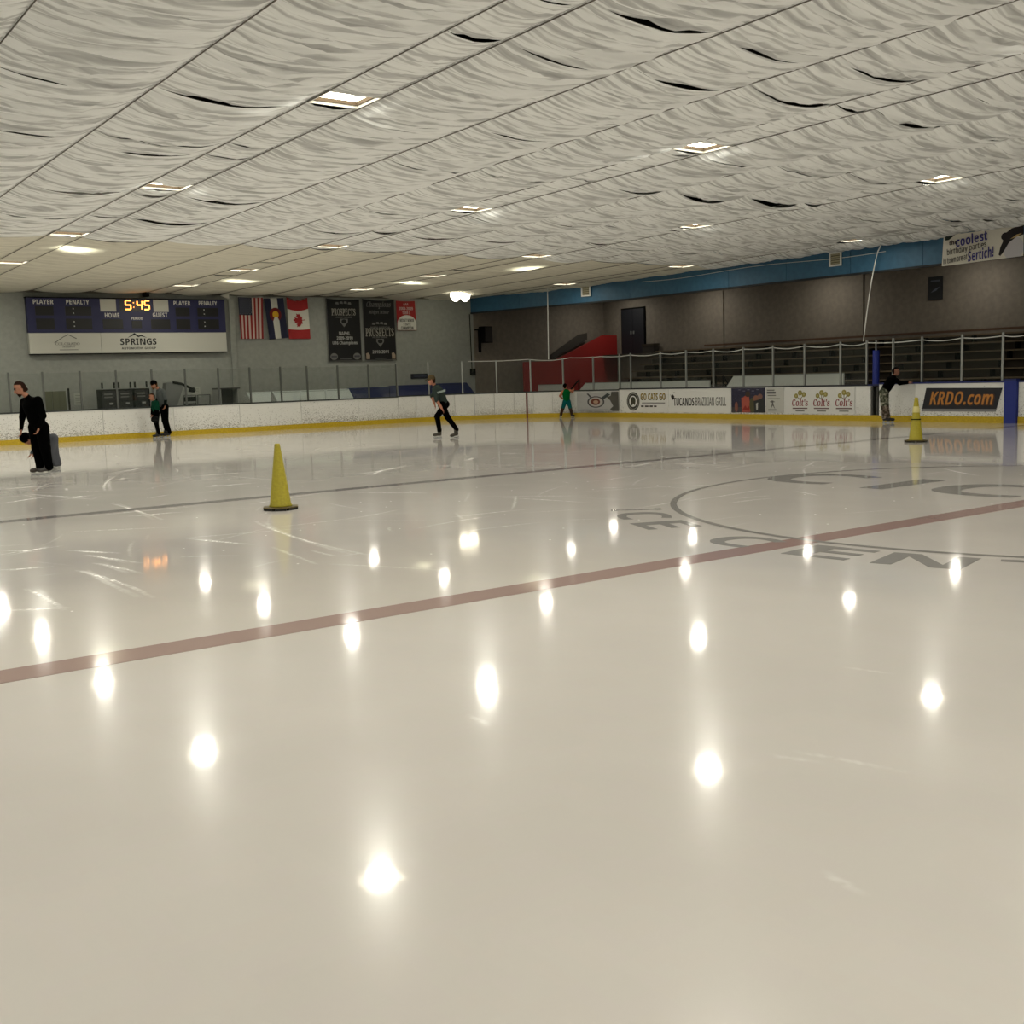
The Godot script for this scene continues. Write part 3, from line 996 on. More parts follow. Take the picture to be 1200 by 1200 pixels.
func scoreboard() -> void:
	var x0 := 9.15
	var wide := 6.77
	var t := thing("scoreboard", "wide blue scoreboard with orange clock digits and white sponsor strip on the end wall", "scoreboard", P(x0 + wide / 2, 0, 39.37))
	var navy := mat(Color(0.125, 0.135, 0.30), 0.5)
	var ink := mat(Color(0.82, 0.82, 0.80), 0.6)
	var dim := mat(Color(0.055, 0.055, 0.06), 0.4)
	box(t, "cabinet", navy, Vector3(wide, 1.14, 0.24), Vector3(0, 4.14, 0))
	box(t, "cabinet_edge", M.black, Vector3(wide + 0.03, 0.03, 0.26), Vector3(0, 4.72, 0))
	box(t, "sponsor_panel", mat(Color(0.76, 0.76, 0.72), 0.6), Vector3(2.3, 0.68, 0.2), Vector3(-2.235, 3.22, 0.0))
	box(t, "sponsor_panel", mat(Color(0.76, 0.76, 0.72), 0.6), Vector3(4.46, 0.68, 0.2), Vector3(1.155, 3.22, 0.0))
	box(t, "bottom_edge", M.dark, Vector3(wide, 0.03, 0.22), Vector3(0, 2.865, 0))
	var z := 0.125
	# positions are fractions of the width from the scoreboard's edge
	var X := func(f: float) -> float: return -wide / 2 + f * wide
	for e in [["PLAYER", 0.078, 0.095, 4.575], ["PENALTY", 0.24, 0.11, 4.58], ["PLAYER", 0.768, 0.09, 4.585], ["PENALTY", 0.908, 0.10, 4.595]]:
		lettering(t, e[0], e[2] * wide, 0.15, Vector3(X.call(e[1]), e[3], z), ink)
	lettering(t, "HOME", 0.073 * wide, 0.155, Vector3(X.call(0.404), 4.15, z), ink)
	lettering(t, "GUEST", 0.077 * wide, 0.155, Vector3(X.call(0.648), 4.17, z), ink)
	lettering(t, "PERIOD", 0.058 * wide, 0.09, Vector3(X.call(0.528), 4.05, z), ink)
	for f in [0.387, 0.655]:
		box(t, "name_plate", mat(Color(0.74, 0.74, 0.70), 0.6), Vector3(0.078 * wide, 0.42, 0.02), Vector3(X.call(f), 4.485, z))
	box(t, "clock_window", dim, Vector3(0.15 * wide, 0.42, 0.012), Vector3(X.call(0.52), 4.485, z - 0.002))
	# dark digit windows
	for e in [[0.08, 4.28, 0.085, 0.3], [0.08, 3.85, 0.085, 0.36], [0.24, 4.28, 0.125, 0.3], [0.24, 3.85, 0.125, 0.36], [0.768, 4.28, 0.075, 0.3], [0.768, 3.85, 0.075, 0.36], [0.905, 4.28, 0.115, 0.3], [0.905, 3.85, 0.115, 0.36], [0.405, 3.85, 0.1, 0.34], [0.648, 3.85, 0.1, 0.34], [0.525, 3.84, 0.05, 0.26]]:
		box(t, "digit_window", dim, Vector3(e[2] * wide, e[3], 0.012), Vector3(X.call(e[0]), e[1], z - 0.002))
	for f in [0.216, 0.884]:
		for y in [4.36, 4.21, 3.93, 3.78]:
			box(t, "colon_dot", ink, Vector3(0.035, 0.035, 0.01), Vector3(X.call(f), y, z + 0.006))
	var amber := glow(Color(1.0, 0.60, 0.16), 3.5)
	seven_segment(t, "5", Vector3(X.call(0.487), 4.5, z + 0.006), 0.19, 0.30, amber)
	seven_segment(t, "4", Vector3(X.call(0.545), 4.5, z + 0.006), 0.17, 0.30, amber)
	seven_segment(t, "5", Vector3(X.call(0.583), 4.5, z + 0.006), 0.17, 0.30, amber)
	for y in [4.58, 4.43]:
		box(t, "clock_segment", amber, Vector3(0.03, 0.03, 0.01), Vector3(X.call(0.515), y, z + 0.006))
	var ol := OmniLight3D.new()
	ol.name = "clock_light"
	ol.light_color = Color(1.0, 0.6, 0.16)
	ol.light_energy = 0.03
	ol.light_size = 0.15
	ol.omni_range = 60.0
	ol.omni_attenuation = 2.0
	ol.shadow_enabled = true
	t.add_child(ol)
	ol.position = Vector3(X.call(0.53), 4.5, z + 0.1)
	# sponsor marks
	var zs := 0.105
	var black := mat(Color(0.06, 0.06, 0.065), 0.6)
	var pale := mat(Color(0.38, 0.38, 0.37), 0.6)
	lettering(t, "SPRINGS", 0.185 * wide, 0.22, Vector3(X.call(0.528), 3.255, zs), black)
	lettering(t, "AUTOMOTIVE GROUP", 0.175 * wide, 0.075, Vector3(X.call(0.528), 3.03, zs), black)
	mesh(t, "mountain_mark", prism(PackedVector2Array([Vector2(-0.32, 0), Vector2(-0.07, 0.17), Vector2(0.07, 0.075), Vector2(0.16, 0.11), Vector2(0.36, 0.0), Vector2(0.15, 0.055), Vector2(0.06, 0.02), Vector2(-0.06, 0.1)]), 0.006), black, Vector3(X.call(0.52), 3.385, zs))
	lettering(t, "COLORADO", 0.115 * wide, 0.085, Vector3(X.call(0.178), 3.20, zs), pale, false, "Droid Serif")
	lettering(t, "SPRINGS", 0.06 * wide, 0.055, Vector3(X.call(0.182), 3.105, zs), pale, false, "Droid Serif")
	box(t, "fine_print", pale, Vector3(0.6, 0.02, 0.006), Vector3(X.call(0.182), 3.0, zs))
	for e in [[-0.42, -0.02, -0.12, 0.18], [-0.12, 0.18, 0.02, 0.24], [0.02, 0.26, 0.3, 0.12]]:
		var a := Vector2(e[0], e[1])
		var b := Vector2(e[2], e[3])
		var n := (b - a).orthogonal().normalized() * 0.012
		mesh(t, "mountain_mark", prism(PackedVector2Array([a - n, b - n, b + n, a + n]), 0.006), pale, Vector3(X.call(0.178), 3.25, zs))

# ------------------------------------------------------------------ flags and banners
func flags_and_banners() -> void:
	var z := END_WALL_U - 0.05
	# stars and stripes, hung upright
	var us := image(130, 208, Color(0.80, 0.72, 0.68))
	for k in 7: us.fill_rect(Rect2i(k * 20, 0, 10, 208), Color(0.55, 0.13, 0.15))
	us.fill_rect(Rect2i(0, 0, 70, 88), Color(0.07, 0.09, 0.19))
	for r in 11:
		for c in 5:
			disc(us, 7 + c * 13 + (6 if r % 2 else 0), 5 + r * 7.6, 1.8, 1.8, Color(0.7, 0.71, 0.74))
	var f1 := thing("flag", "striped red and white flag with a starry blue canton on the end wall", "flag", P(17.0, 4.1, z), 0.0, "flags on the end wall")
	mesh(f1, "cloth", cloth(Vector2(-0.48, 0.75), Vector2(0.49, 0.75), Vector2(0.42, -0.77), Vector2(-0.48, -0.77), 0.02, 0.05, 0.4), picture_mat(us))
	mesh(f1, "hem", tube(PackedVector3Array([Vector3(-0.49, 0.76, 0.03), Vector3(0.5, 0.76, 0.03)]), 0.012), M.white)
	var co := image(120, 208, Color(0.10, 0.115, 0.23))
	co.fill_rect(Rect2i(40, 0, 40, 208), Color(0.80, 0.80, 0.76))
	disc(co, 60, 84, 36, 36, Color(0.42, 0.07, 0.06))
	disc(co, 60, 84, 19, 19, Color(0.85, 0.66, 0.13))
	polygon(co, PackedVector2Array([Vector2(50, 98), Vector2(70, 98), Vector2(84, 124), Vector2(36, 124)]), Color(0.80, 0.80, 0.76))
	co.fill_rect(Rect2i(24, 118, 16, 10), Color(0.10, 0.115, 0.23))
	co.fill_rect(Rect2i(80, 118, 16, 10), Color(0.10, 0.115, 0.23))
	var f2 := thing("flag", "navy and white flag with a red ring round a gold disc", "flag", P(17.95, 4.08, z), 0.0, "flags on the end wall")
	mesh(f2, "cloth", cloth(Vector2(-0.43, 0.74), Vector2(0.36, 0.77), Vector2(0.44, -0.72), Vector2(-0.30, -0.78), 0.01, 0.06, 2.0), picture_mat(co))
	mesh(f2, "hem", tube(PackedVector3Array([Vector3(-0.47, 0.75, 0.03), Vector3(0.37, 0.78, 0.03)]), 0.012), M.white)
	var ca := image(128, 216, Color(0.83, 0.82, 0.78))
	ca.fill_rect(Rect2i(0, 0, 128, 56), Color(0.62, 0.13, 0.14))
	ca.fill_rect(Rect2i(0, 164, 128, 52), Color(0.62, 0.13, 0.14))
	var half := [Vector2(0, -30), Vector2(-6, -20), Vector2(-13, -23), Vector2(-10, -5), Vector2(-19, -15), Vector2(-21, -10), Vector2(-31, -12), Vector2(-27, -2), Vector2(-31, 2), Vector2(-15, 14), Vector2(-17, 19), Vector2(-1.5, 17), Vector2(-1.5, 32)]
	var leaf := PackedVector2Array()
	for p in half: leaf.append(p)
	for k in range(half.size() - 1, 0, -1): leaf.append(Vector2(-half[k].x, half[k].y))
	var turned := PackedVector2Array()
	for p in leaf: turned.append(Vector2(66 + p.y * 1.2, 110 - p.x * 1.25))
	polygon(ca, turned, Color(0.60, 0.12, 0.13))
	var f3 := thing("flag", "red and white flag with a red maple leaf lying sideways", "flag", P(18.88, 4.08, z), 0.0, "flags on the end wall")
	mesh(f3, "cloth", cloth(Vector2(-0.44, 0.77), Vector2(0.41, 0.77), Vector2(0.46, -0.76), Vector2(-0.42, -0.76), 0.12, 0.03, 3.0), picture_mat(ca))
	mesh(f3, "hem", tube(PackedVector3Array([Vector3(-0.45, 0.78, 0.03), Vector3(0.0, 0.66, 0.03), Vector3(0.42, 0.78, 0.03)]), 0.012), mat(Color(0.5, 0.1, 0.1)))
	# championship banners
	var blackcloth := mat(Color(0.075, 0.075, 0.08), 0.85)
	var ink := mat(Color(0.66, 0.66, 0.64), 0.7)
	var soft := mat(Color(0.42, 0.42, 0.41), 0.7)
	var trim := mat(Color(0.45, 0.45, 0.43), 0.7)
	for b in 2:
		var cx: float = [20.8, 22.37][b]
		var t := thing("banner", ["black championship banner with white lettering, beside the maple leaf flag", "black championship banner with white script heading, beside the small red banner"][b], "banner", P(cx, 3.65, z), 0.0, "championship banners")
		mesh(t, "cloth", cloth(Vector2(-0.73, 1.21), Vector2(0.73, 1.19), Vector2(0.73, -1.21), Vector2(-0.72, -1.2), 0.05, 0.012, b * 2.0), blackcloth)
		for s in [-1, 1]:
			box(t, "edging", trim, Vector3(0.018, 2.36, 0.006), Vector3(s * 0.715, 0.0, 0.045))
		box(t, "edging", trim, Vector3(1.42, 0.018, 0.006), Vector3(0, -1.185, 0.045))
		var zf := 0.052
		var y0: float = [0.75, -0.03][b]
		for k in 4:
			mesh(t, "crest_mark", prism(PackedVector2Array([Vector2(-0.07, -0.03), Vector2(0.08, -0.045), Vector2(0.06, 0.045), Vector2(-0.04, 0.05)]), 0.006), soft, Vector3(-0.27 + 0.18 * k, y0 + 0.27 + 0.03 * sin(k * 1.05), zf))
		if b == 1:
			lettering(t, "NORTH AMERICAN", 0.86, 0.09, Vector3(0.03, y0 + 0.12, zf), soft)
		lettering(t, "PROSPECTS", 1.04 if b == 0 else 1.28, 0.26 if b == 0 else 0.32, Vector3(0, y0 - 0.06, zf), mat(Color(0.6, 0.59, 0.55), 0.7), true, "Droid Serif")
		lettering(t, "HOCKEY LEAGUE", 0.68, 0.06, Vector3(0, y0 - 0.26, zf), soft)
		mesh(t, "crest_mark", prism(PackedVector2Array([Vector2(-0.17, 0.12), Vector2(0.17, 0.12), Vector2(0.17, 0.0), Vector2(0.0, -0.2), Vector2(-0.17, 0.0)]), 0.005), soft, Vector3(0, y0 - 0.44, zf))
		mesh(t, "crest_mark", prism(ring_points(Vector2.ZERO, 0.11, 16, 0.7), 0.008), blackcloth, Vector3(0, y0 - 0.42, zf))
		if b == 0:
			lettering(t, "NAPHL", 0.48, 0.13, Vector3(0, -0.13, zf), ink)
			lettering(t, "2009-2010", 0.70, 0.13, Vector3(0.0, -0.31, zf), ink)
			lettering(t, "U16 Champions", 1.08, 0.17, Vector3(0, -0.51, zf), ink)
			for s in [-1, 1]:
				mesh(t, "badge", prism(ring_points(Vector2.ZERO, 0.16, 18, 0.82), 0.006), soft, Vector3(s * 0.5, -1.02, zf))
				box(t, "badge_band", mat(Color(0.25, 0.25, 0.28), 0.7), Vector3(0.24, 0.07, 0.006), Vector3(s * 0.5, -1.02, zf + 0.005))
		else:
			lettering(t, "Champions", 1.1, 0.28, Vector3(0, 0.97, zf), soft, true, "Droid Serif", 0.004, 0.25)
			lettering(t, "Midget Minor", 0.92, 0.17, Vector3(0, 0.68, zf), soft, true, "Droid Serif", 0.004, 0.25)
			lettering(t, "2010-2011", 0.74, 0.13, Vector3(0.0, -0.86, zf), ink)
			for s in [-1, 1]:
				mesh(t, "badge", prism(PackedVector2Array([Vector2(-0.07, -0.12), Vector2(0.08, -0.12), Vector2(0.09, 0.03), Vector2(0.02, 0.13), Vector2(-0.08, 0.1)]), 0.006), mat(Color(0.62, 0.55, 0.48), 0.7), Vector3(s * 0.58, -1.02, zf))
		box(t, "fine_print", soft, Vector3(0.5, 0.018, 0.006), Vector3(0, -1.12, zf))
	var red := thing("banner", "small red and white championship banner beside the black banners", "banner", P(23.64, 4.23, z))
	mesh(red, "cloth", cloth(Vector2(-0.46, 0.58), Vector2(0.42, 0.58), Vector2(0.46, -0.6), Vector2(-0.45, -0.6), 0.02, 0.015), mat(Color(0.60, 0.11, 0.11), 0.8))
	var arch := PackedVector2Array([Vector2(-0.44, -0.585), Vector2(0.44, -0.585)])
	for k in 13: arch.append(Vector2(0.44 * cos(PI * k / 12.0), -0.33 + 0.34 * sin(PI * k / 12.0)))
	mesh(red, "white_arch", prism(arch, 0.006), mat(Color(0.82, 0.82, 0.79), 0.8), Vector3(0, 0, 0.052))
	var rose := mat(Color(0.80, 0.68, 0.66), 0.7)
	lettering(red, "AAA", 0.24, 0.10, Vector3(-0.02, 0.44, 0.052), rose)
	lettering(red, "2008-2009", 0.66, 0.12, Vector3(-0.02, 0.27, 0.052), rose)
	lettering(red, "TIER I", 0.36, 0.11, Vector3(-0.02, 0.1, 0.052), rose)
	var dk := mat(Color(0.15, 0.13, 0.13), 0.7)
	lettering(red, "MIDGET MINOR", 0.66, 0.12, Vector3(0, -0.2, 0.06), dk)
	lettering(red, "STATE", 0.34, 0.1, Vector3(0, -0.36, 0.06), dk)
	lettering(red, "CHAMPION", 0.58, 0.12, Vector3(0, -0.5, 0.06), dk)
	# hand-painted birthday banner on the soffit: letters, a dark paint blot and a black and white bird
	var pic := image(512, 210, Color(0.86, 0.85, 0.80))
	var dark := Color(0.14, 0.12, 0.13)
	polygon(pic, PackedVector2Array([Vector2(8, 4), Vector2(80, 2), Vector2(38, 36), Vector2(14, 38)]), Color(0.15, 0.2, 0.17))
	disc(pic, 452, 150, 62, 78, Color(0.78, 0.77, 0.79))
	polygon(pic, PackedVector2Array([Vector2(388, 70), Vector2(398, 44), Vector2(440, 16), Vector2(512, 2), Vector2(512, 70), Vector2(470, 76), Vector2(424, 108), Vector2(400, 150), Vector2(384, 175), Vector2(372, 190), Vector2(362, 180), Vector2(372, 130), Vector2(386, 98)]), dark)
	disc(pic, 400, 62, 24, 26, dark)
	polygon(pic, PackedVector2Array([Vector2(430, 86), Vector2(470, 62), Vector2(505, 58), Vector2(470, 78)]), Color(0.72, 0.62, 0.42))
	var bt := thing("birthday_banner", "white hand-painted party banner with a penguin hanging on the blue soffit", "banner", P(28.30, 4.72, 17.18), -PI / 2)
	mesh(bt, "cloth", cloth(Vector2(-1.14, 0.40), Vector2(1.15, 0.42), Vector2(1.17, -0.40), Vector2(-1.18, -0.44), 0.03, 0.02, 1.0, 24, 10), picture_mat(pic))
	var violet := mat(Color(0.24, 0.23, 0.50), 0.7)
	var pen := mat(Color(0.16, 0.15, 0.15), 0.7)
	lettering(bt, "the", 0.24, 0.12, Vector3(-0.84, 0.17, 0.058), pen, true, "Droid Sans", 0.004, 0.1, 0.06)
	lettering(bt, "coolest", 0.92, 0.27, Vector3(-0.3, 0.21, 0.058), violet, true, "Droid Sans", 0.004, 0.05, 0.1)
	lettering(bt, "birthday parties", 1.16, 0.22, Vector3(-0.44, -0.05, 0.058), pen, false, "Droid Sans", 0.004, 0.05, 0.09)
	lettering(bt, "in town are at", 0.72, 0.17, Vector3(-0.77, -0.28, 0.058), pen, false, "Droid Sans", 0.004, 0.05, 0.09)
	lettering(bt, "Sertich!", 0.74, 0.29, Vector3(-0.02, -0.22, 0.058), violet, true, "Droid Sans", 0.004, 0.1, 0.09)

# ------------------------------------------------------------------ adverts on the side boards
func advert(n: String, label: String, u0: float, u1: float, y0: float, y1: float, base: Material, v := SIDE_V) -> Node3D:
	var t := thing(n, label, "advert", P(v - 0.006, (y0 + y1) / 2, (u0 + u1) / 2), -PI / 2, "adverts on the side boards")
	mesh(t, "backing", slab(u0 - u1 - 0.01, y1 - y0, 0.008), base)
	return t

func adverts() -> void:
	var paper := mat(Color(0.93, 0.93, 0.92), 0.4)
	var ink := mat(Color(0.09, 0.085, 0.085), 0.5)
	var mid := mat(Color(0.42, 0.41, 0.40), 0.5)
	var z := 0.007
	# crest advert in the corner, next to the child in green
	var p0 := corner_point(0.86)
	var crest := image(256, 200, Color(0.70, 0.70, 0.70))
	var r := RandomNumberGenerator.new()
	r.seed = 3
	for i in 240:
		var g := r.randf_range(0.58, 0.8)
		crest.fill_rect(Rect2i(r.randi_range(0, 250), r.randi_range(0, 195), r.randi_range(2, 14), r.randi_range(1, 3)), Color(g, g, g))
	polygon(crest, PackedVector2Array([Vector2(214, 0), Vector2(256, 0), Vector2(256, 200), Vector2(218, 200), Vector2(204, 180), Vector2(224, 150), Vector2(206, 90), Vector2(186, 56), Vector2(210, 40)]), Color(0.32, 0.31, 0.29))
	polygon(crest, PackedVector2Array([Vector2(150, 62), Vector2(190, 14), Vector2(208, 30), Vector2(162, 84)]), Color(0.2, 0.24, 0.25))
	polygon(crest, PackedVector2Array([Vector2(62, 18), Vector2(72, 14), Vector2(100, 66), Vector2(90, 72)]), Color(0.25, 0.25, 0.26))
	disc(crest, 118, 104, 52, 60, Color(0.25, 0.25, 0.27))
	disc(crest, 118, 104, 43, 50, Color(0.72, 0.70, 0.68))
	disc(crest, 116, 102, 28, 35, Color(0.42, 0.20, 0.16))
	disc(crest, 118, 104, 15, 18, Color(0.74, 0.60, 0.50))
	for i in 16: crest.fill_rect(Rect2i(22 + i * 11, 184, 8, 7), Color(0.16, 0.18, 0.30))
	var a := corner_point(0.79)
	var b := corner_point(1.0)
	var ct := atan2(b.y - a.y, b.x - a.x)
	var cc := (a + b) / 2
	var t0 := thing("advert", "grey board advert with a round reddish crest and crossed sticks", "advert", P(cc.x - 0.085, 0.60, cc.y - 0.02), ct + 0.03, "adverts on the side boards")
	mesh(t0, "backing", slab(2.0, 0.72, 0.012), picture_mat(crest, 0.4))
	# round black badge with yellow slogan
	var t1 := advert("advert", "white board advert with a round black badge and yellow slogan", 31.3, 29.0, 0.2, 0.99, paper)
	mesh(t1, "badge", prism(ring_points(Vector2.ZERO, 0.34, 32), 0.006), mat(Color(0.16, 0.16, 0.15), 0.5), Vector3(-0.62, 0.0, z))
	mesh(t1, "badge_ring", prism(ring_points(Vector2.ZERO, 0.30, 32), 0.006), mat(Color(0.62, 0.62, 0.58), 0.5), Vector3(-0.62, 0.0, z + 0.002))
	mesh(t1, "badge_ring", prism(ring_points(Vector2.ZERO, 0.275, 32), 0.006), mat(Color(0.18, 0.18, 0.17), 0.5), Vector3(-0.62, 0.0, z + 0.004))
	mesh(t1, "badge_center", prism(ring_points(Vector2.ZERO, 0.205, 32), 0.006), paper, Vector3(-0.62, 0.0, z + 0.006))
	mesh(t1, "badge_head", prism(PackedVector2Array([Vector2(-0.12, -0.1), Vector2(-0.06, -0.16), Vector2(0.02, -0.08), Vector2(0.1, -0.15), Vector2(0.14, 0.02), Vector2(0.1, 0.14), Vector2(-0.02, 0.17), Vector2(-0.11, 0.12)]), 0.006), mat(Color(0.22, 0.22, 0.16), 0.5), Vector3(-0.62, 0.0, z + 0.008))
	var slogan := lettering(t1, "GO CATS GO", 1.26, 0.22, Vector3(0.43, 0.17, z + 0.003), mat(Color(0.62, 0.52, 0.10), 0.5))
	slogan.name = "slogan"
	var halo := lettering(t1, "GO CATS GO", 1.29, 0.25, Vector3(0.43, 0.165, z), mat(Color(0.28, 0.26, 0.14), 0.5))
	halo.name = "slogan_outline"
	box(t1, "fine_print", mid, Vector3(1.2, 0.03, 0.004), Vector3(0.45, -0.06, z))
	for e in [[-0.13, 0.14], [0.1, 0.18], [0.34, 0.16], [0.55, 0.14]]:
		box(t1, "web_print", mat(Color(0.22, 0.18, 0.18), 0.5), Vector3(e[1], 0.055, 0.004), Vector3(e[0], -0.18, z))
	# tall thin lettering
	var t2 := advert("advert", "white board advert with tall thin black capitals and a small bird", 28.9, 25.98, 0.2, 0.99, paper)
	lettering(t2, "TUCANOS", 1.0, 0.28, Vector3(-0.72, -0.02, z), ink)
	lettering(t2, "BRAZILIAN GRILL", 1.42, 0.29, Vector3(0.56, -0.01, z), mat(Color(0.2, 0.19, 0.19), 0.5), false)
	mesh(t2, "bird_mark", prism(PackedVector2Array([Vector2(-0.1, 0.1), Vector2(-0.03, 0.03), Vector2(0.03, 0.1), Vector2(0.1, 0.02), Vector2(0.03, -0.1), Vector2(-0.05, -0.02)]), 0.005), ink, Vector3(-1.28, 0.14, z))
	box(t2, "fine_print", mid, Vector3(0.08, 0.025, 0.004), Vector3(-1.2, 0.3, z))
	# photographic advert: skaters in a dark arena, printed
	var ph := image(240, 170, Color(0.13, 0.13, 0.24))
	for i in 700:
		var d := r.randf_range(0.0, 0.16)
		ph.fill_rect(Rect2i(r.randi_range(0, 236), r.randi_range(0, 90), r.randi_range(1, 6), r.randi_range(1, 4)), Color(0.10 + d, 0.10 + d, 0.20 + d))
	ph.fill_rect(Rect2i(0, 132, 240, 38), Color(0.27, 0.25, 0.26))
	disc(ph, 36, 130, 12, 36, Color(0.52, 0.32, 0.28))
	disc(ph, 104, 118, 30, 66, Color(0.68, 0.30, 0.25))
	polygon(ph, PackedVector2Array([Vector2(72, 66), Vector2(128, 60), Vector2(136, 168), Vector2(76, 170)]), Color(0.70, 0.34, 0.28))
	disc(ph, 118, 42, 18, 20, Color(0.24, 0.17, 0.14))
	disc(ph, 150, 118, 20, 52, Color(0.32, 0.31, 0.20))
	disc(ph, 176, 72, 20, 22, Color(0.55, 0.36, 0.28))
	disc(ph, 205, 58, 16, 18, Color(0.50, 0.36, 0.32))
	polygon(ph, PackedVector2Array([Vector2(160, 90), Vector2(232, 70), Vector2(240, 170), Vector2(164, 170)]), Color(0.16, 0.17, 0.18))
	polygon(ph, PackedVector2Array([Vector2(176, 108), Vector2(190, 100), Vector2(188, 150), Vector2(178, 152)]), Color(0.76, 0.76, 0.74))
	for k in 5: ph.fill_rect(Rect2i(50 + k * 32, 10 + (k % 2) * 8, 18, 4), Color(0.5, 0.5, 0.56))
	polygon(ph, PackedVector2Array([Vector2(80, 150), Vector2(100, 120), Vector2(112, 140), Vector2(128, 124), Vector2(130, 158)]), Color(0.58, 0.16, 0.13))
	advert("advert", "dark blue photographic board advert with people in red and olive clothing", 25.94, 24.47, 0.22, 1.02, picture_mat(ph, 0.4))
	# list of small grey print
	var t4 := advert("advert", "pale board advert with small grey print beside the dark photograph", 24.45, 23.71, 0.22, 1.0, mat(Color(0.80, 0.80, 0.78), 0.4))
	box(t4, "heading", mat(Color(0.3, 0.3, 0.32), 0.5), Vector3(0.36, 0.06, 0.004), Vector3(-0.14, 0.25, z))
	box(t4, "heading", mid, Vector3(0.3, 0.03, 0.004), Vector3(-0.16, 0.33, z))
	for k in 3: box(t4, "line_print", mid, Vector3([0.34, 0.5, 0.2][k], 0.025, 0.004), Vector3([-0.12, -0.04, -0.1][k], 0.16 - 0.1 * k, z))
	mesh(t4, "figure_mark", prism(PackedVector2Array([Vector2(-0.09, -0.2), Vector2(-0.03, -0.02), Vector2(-0.06, 0.08), Vector2(0.03, 0.08), Vector2(0.02, -0.02), Vector2(0.1, -0.2), Vector2(0.0, -0.08)]), 0.004), mid, Vector3(-0.08, -0.08, z))
	box(t4, "line_print", mid, Vector3(0.34, 0.04, 0.004), Vector3(-0.1, -0.3, z))
	# three bouquets of yellow balls over red script
	var t5 := advert("advert", "white board advert repeating red script under yellow flowers three times", 23.69, 21.02, 0.2, 0.99, mat(Color(0.91, 0.91, 0.90), 0.4))
	for k in 3:
		var x := -0.71 + 0.83 * k
		for e in [[-0.15, 0.16, 0.075], [0.0, 0.25, 0.085], [0.15, 0.2, 0.08]]:
			mesh(t5, "flower", prism(ring_points(Vector2.ZERO, e[2], 9), 0.005), mat(Color(0.60, 0.56, 0.28), 0.6), Vector3(x + e[0], e[1], z))
			mesh(t5, "flower_center", prism(ring_points(Vector2.ZERO, e[2] * 0.45, 8), 0.006), mat(Color(0.72, 0.68, 0.45), 0.6), Vector3(x + e[0], e[1], z + 0.003))
			var d := Vector2(-e[0], 0.04 - e[1])
			var n := d.orthogonal().normalized() * 0.012
			mesh(t5, "stem", prism(PackedVector2Array([n, d + n, d - n, -n]), 0.004), mat(Color(0.55, 0.5, 0.42), 0.6), Vector3(x + e[0], e[1], z - 0.001))
		lettering(t5, "Colt's", 0.62, 0.22, Vector3(x, -0.05, z), mat(Color(0.55, 0.20, 0.23), 0.5), true, "Droid Serif", 0.004, 0.1)
		box(t5, "fine_print", mat(Color(0.45, 0.33, 0.33), 0.5), Vector3(0.58, 0.035, 0.004), Vector3(x, -0.23, z))
		box(t5, "fine_print", mid, Vector3(0.34, 0.03, 0.004), Vector3(x, -0.31, z))
	# slanted dark panel with orange lettering
	var t6 := thing("advert", "slanted dark advert panel with orange lettering on the boards by the gate", "advert", P(SIDE_V - 0.068, 0.64, 17.52), -PI / 2, "adverts on the side boards")
	mesh(t6, "backing", prism(PackedVector2Array([Vector2(-1.20, -0.34), Vector2(1.02, -0.34), Vector2(1.20, 0.29), Vector2(-1.06, 0.31)]), 0.008), mat(Color(0.11, 0.11, 0.14), 0.35))
	mesh(t6, "silver_strip", prism(PackedVector2Array([Vector2(-1.20, -0.34), Vector2(1.02, -0.34), Vector2(1.035, -0.27), Vector2(-1.185, -0.27)]), 0.010), mat(Color(0.52, 0.52, 0.53), 0.4), Vector3(0, 0, 0.001))
	lettering(t6, "KRDO.com", 1.92, 0.40, Vector3(0.03, 0.02, 0.006), mat(Color(0.30, 0.18, 0.10), 0.5), true, "Droid Sans", 0.004, 0.22)
	lettering(t6, "KRDO.com", 1.86, 0.36, Vector3(0.02, 0.025, 0.009), mat(Color(0.76, 0.50, 0.20), 0.5), true, "Droid Sans", 0.004, 0.22)

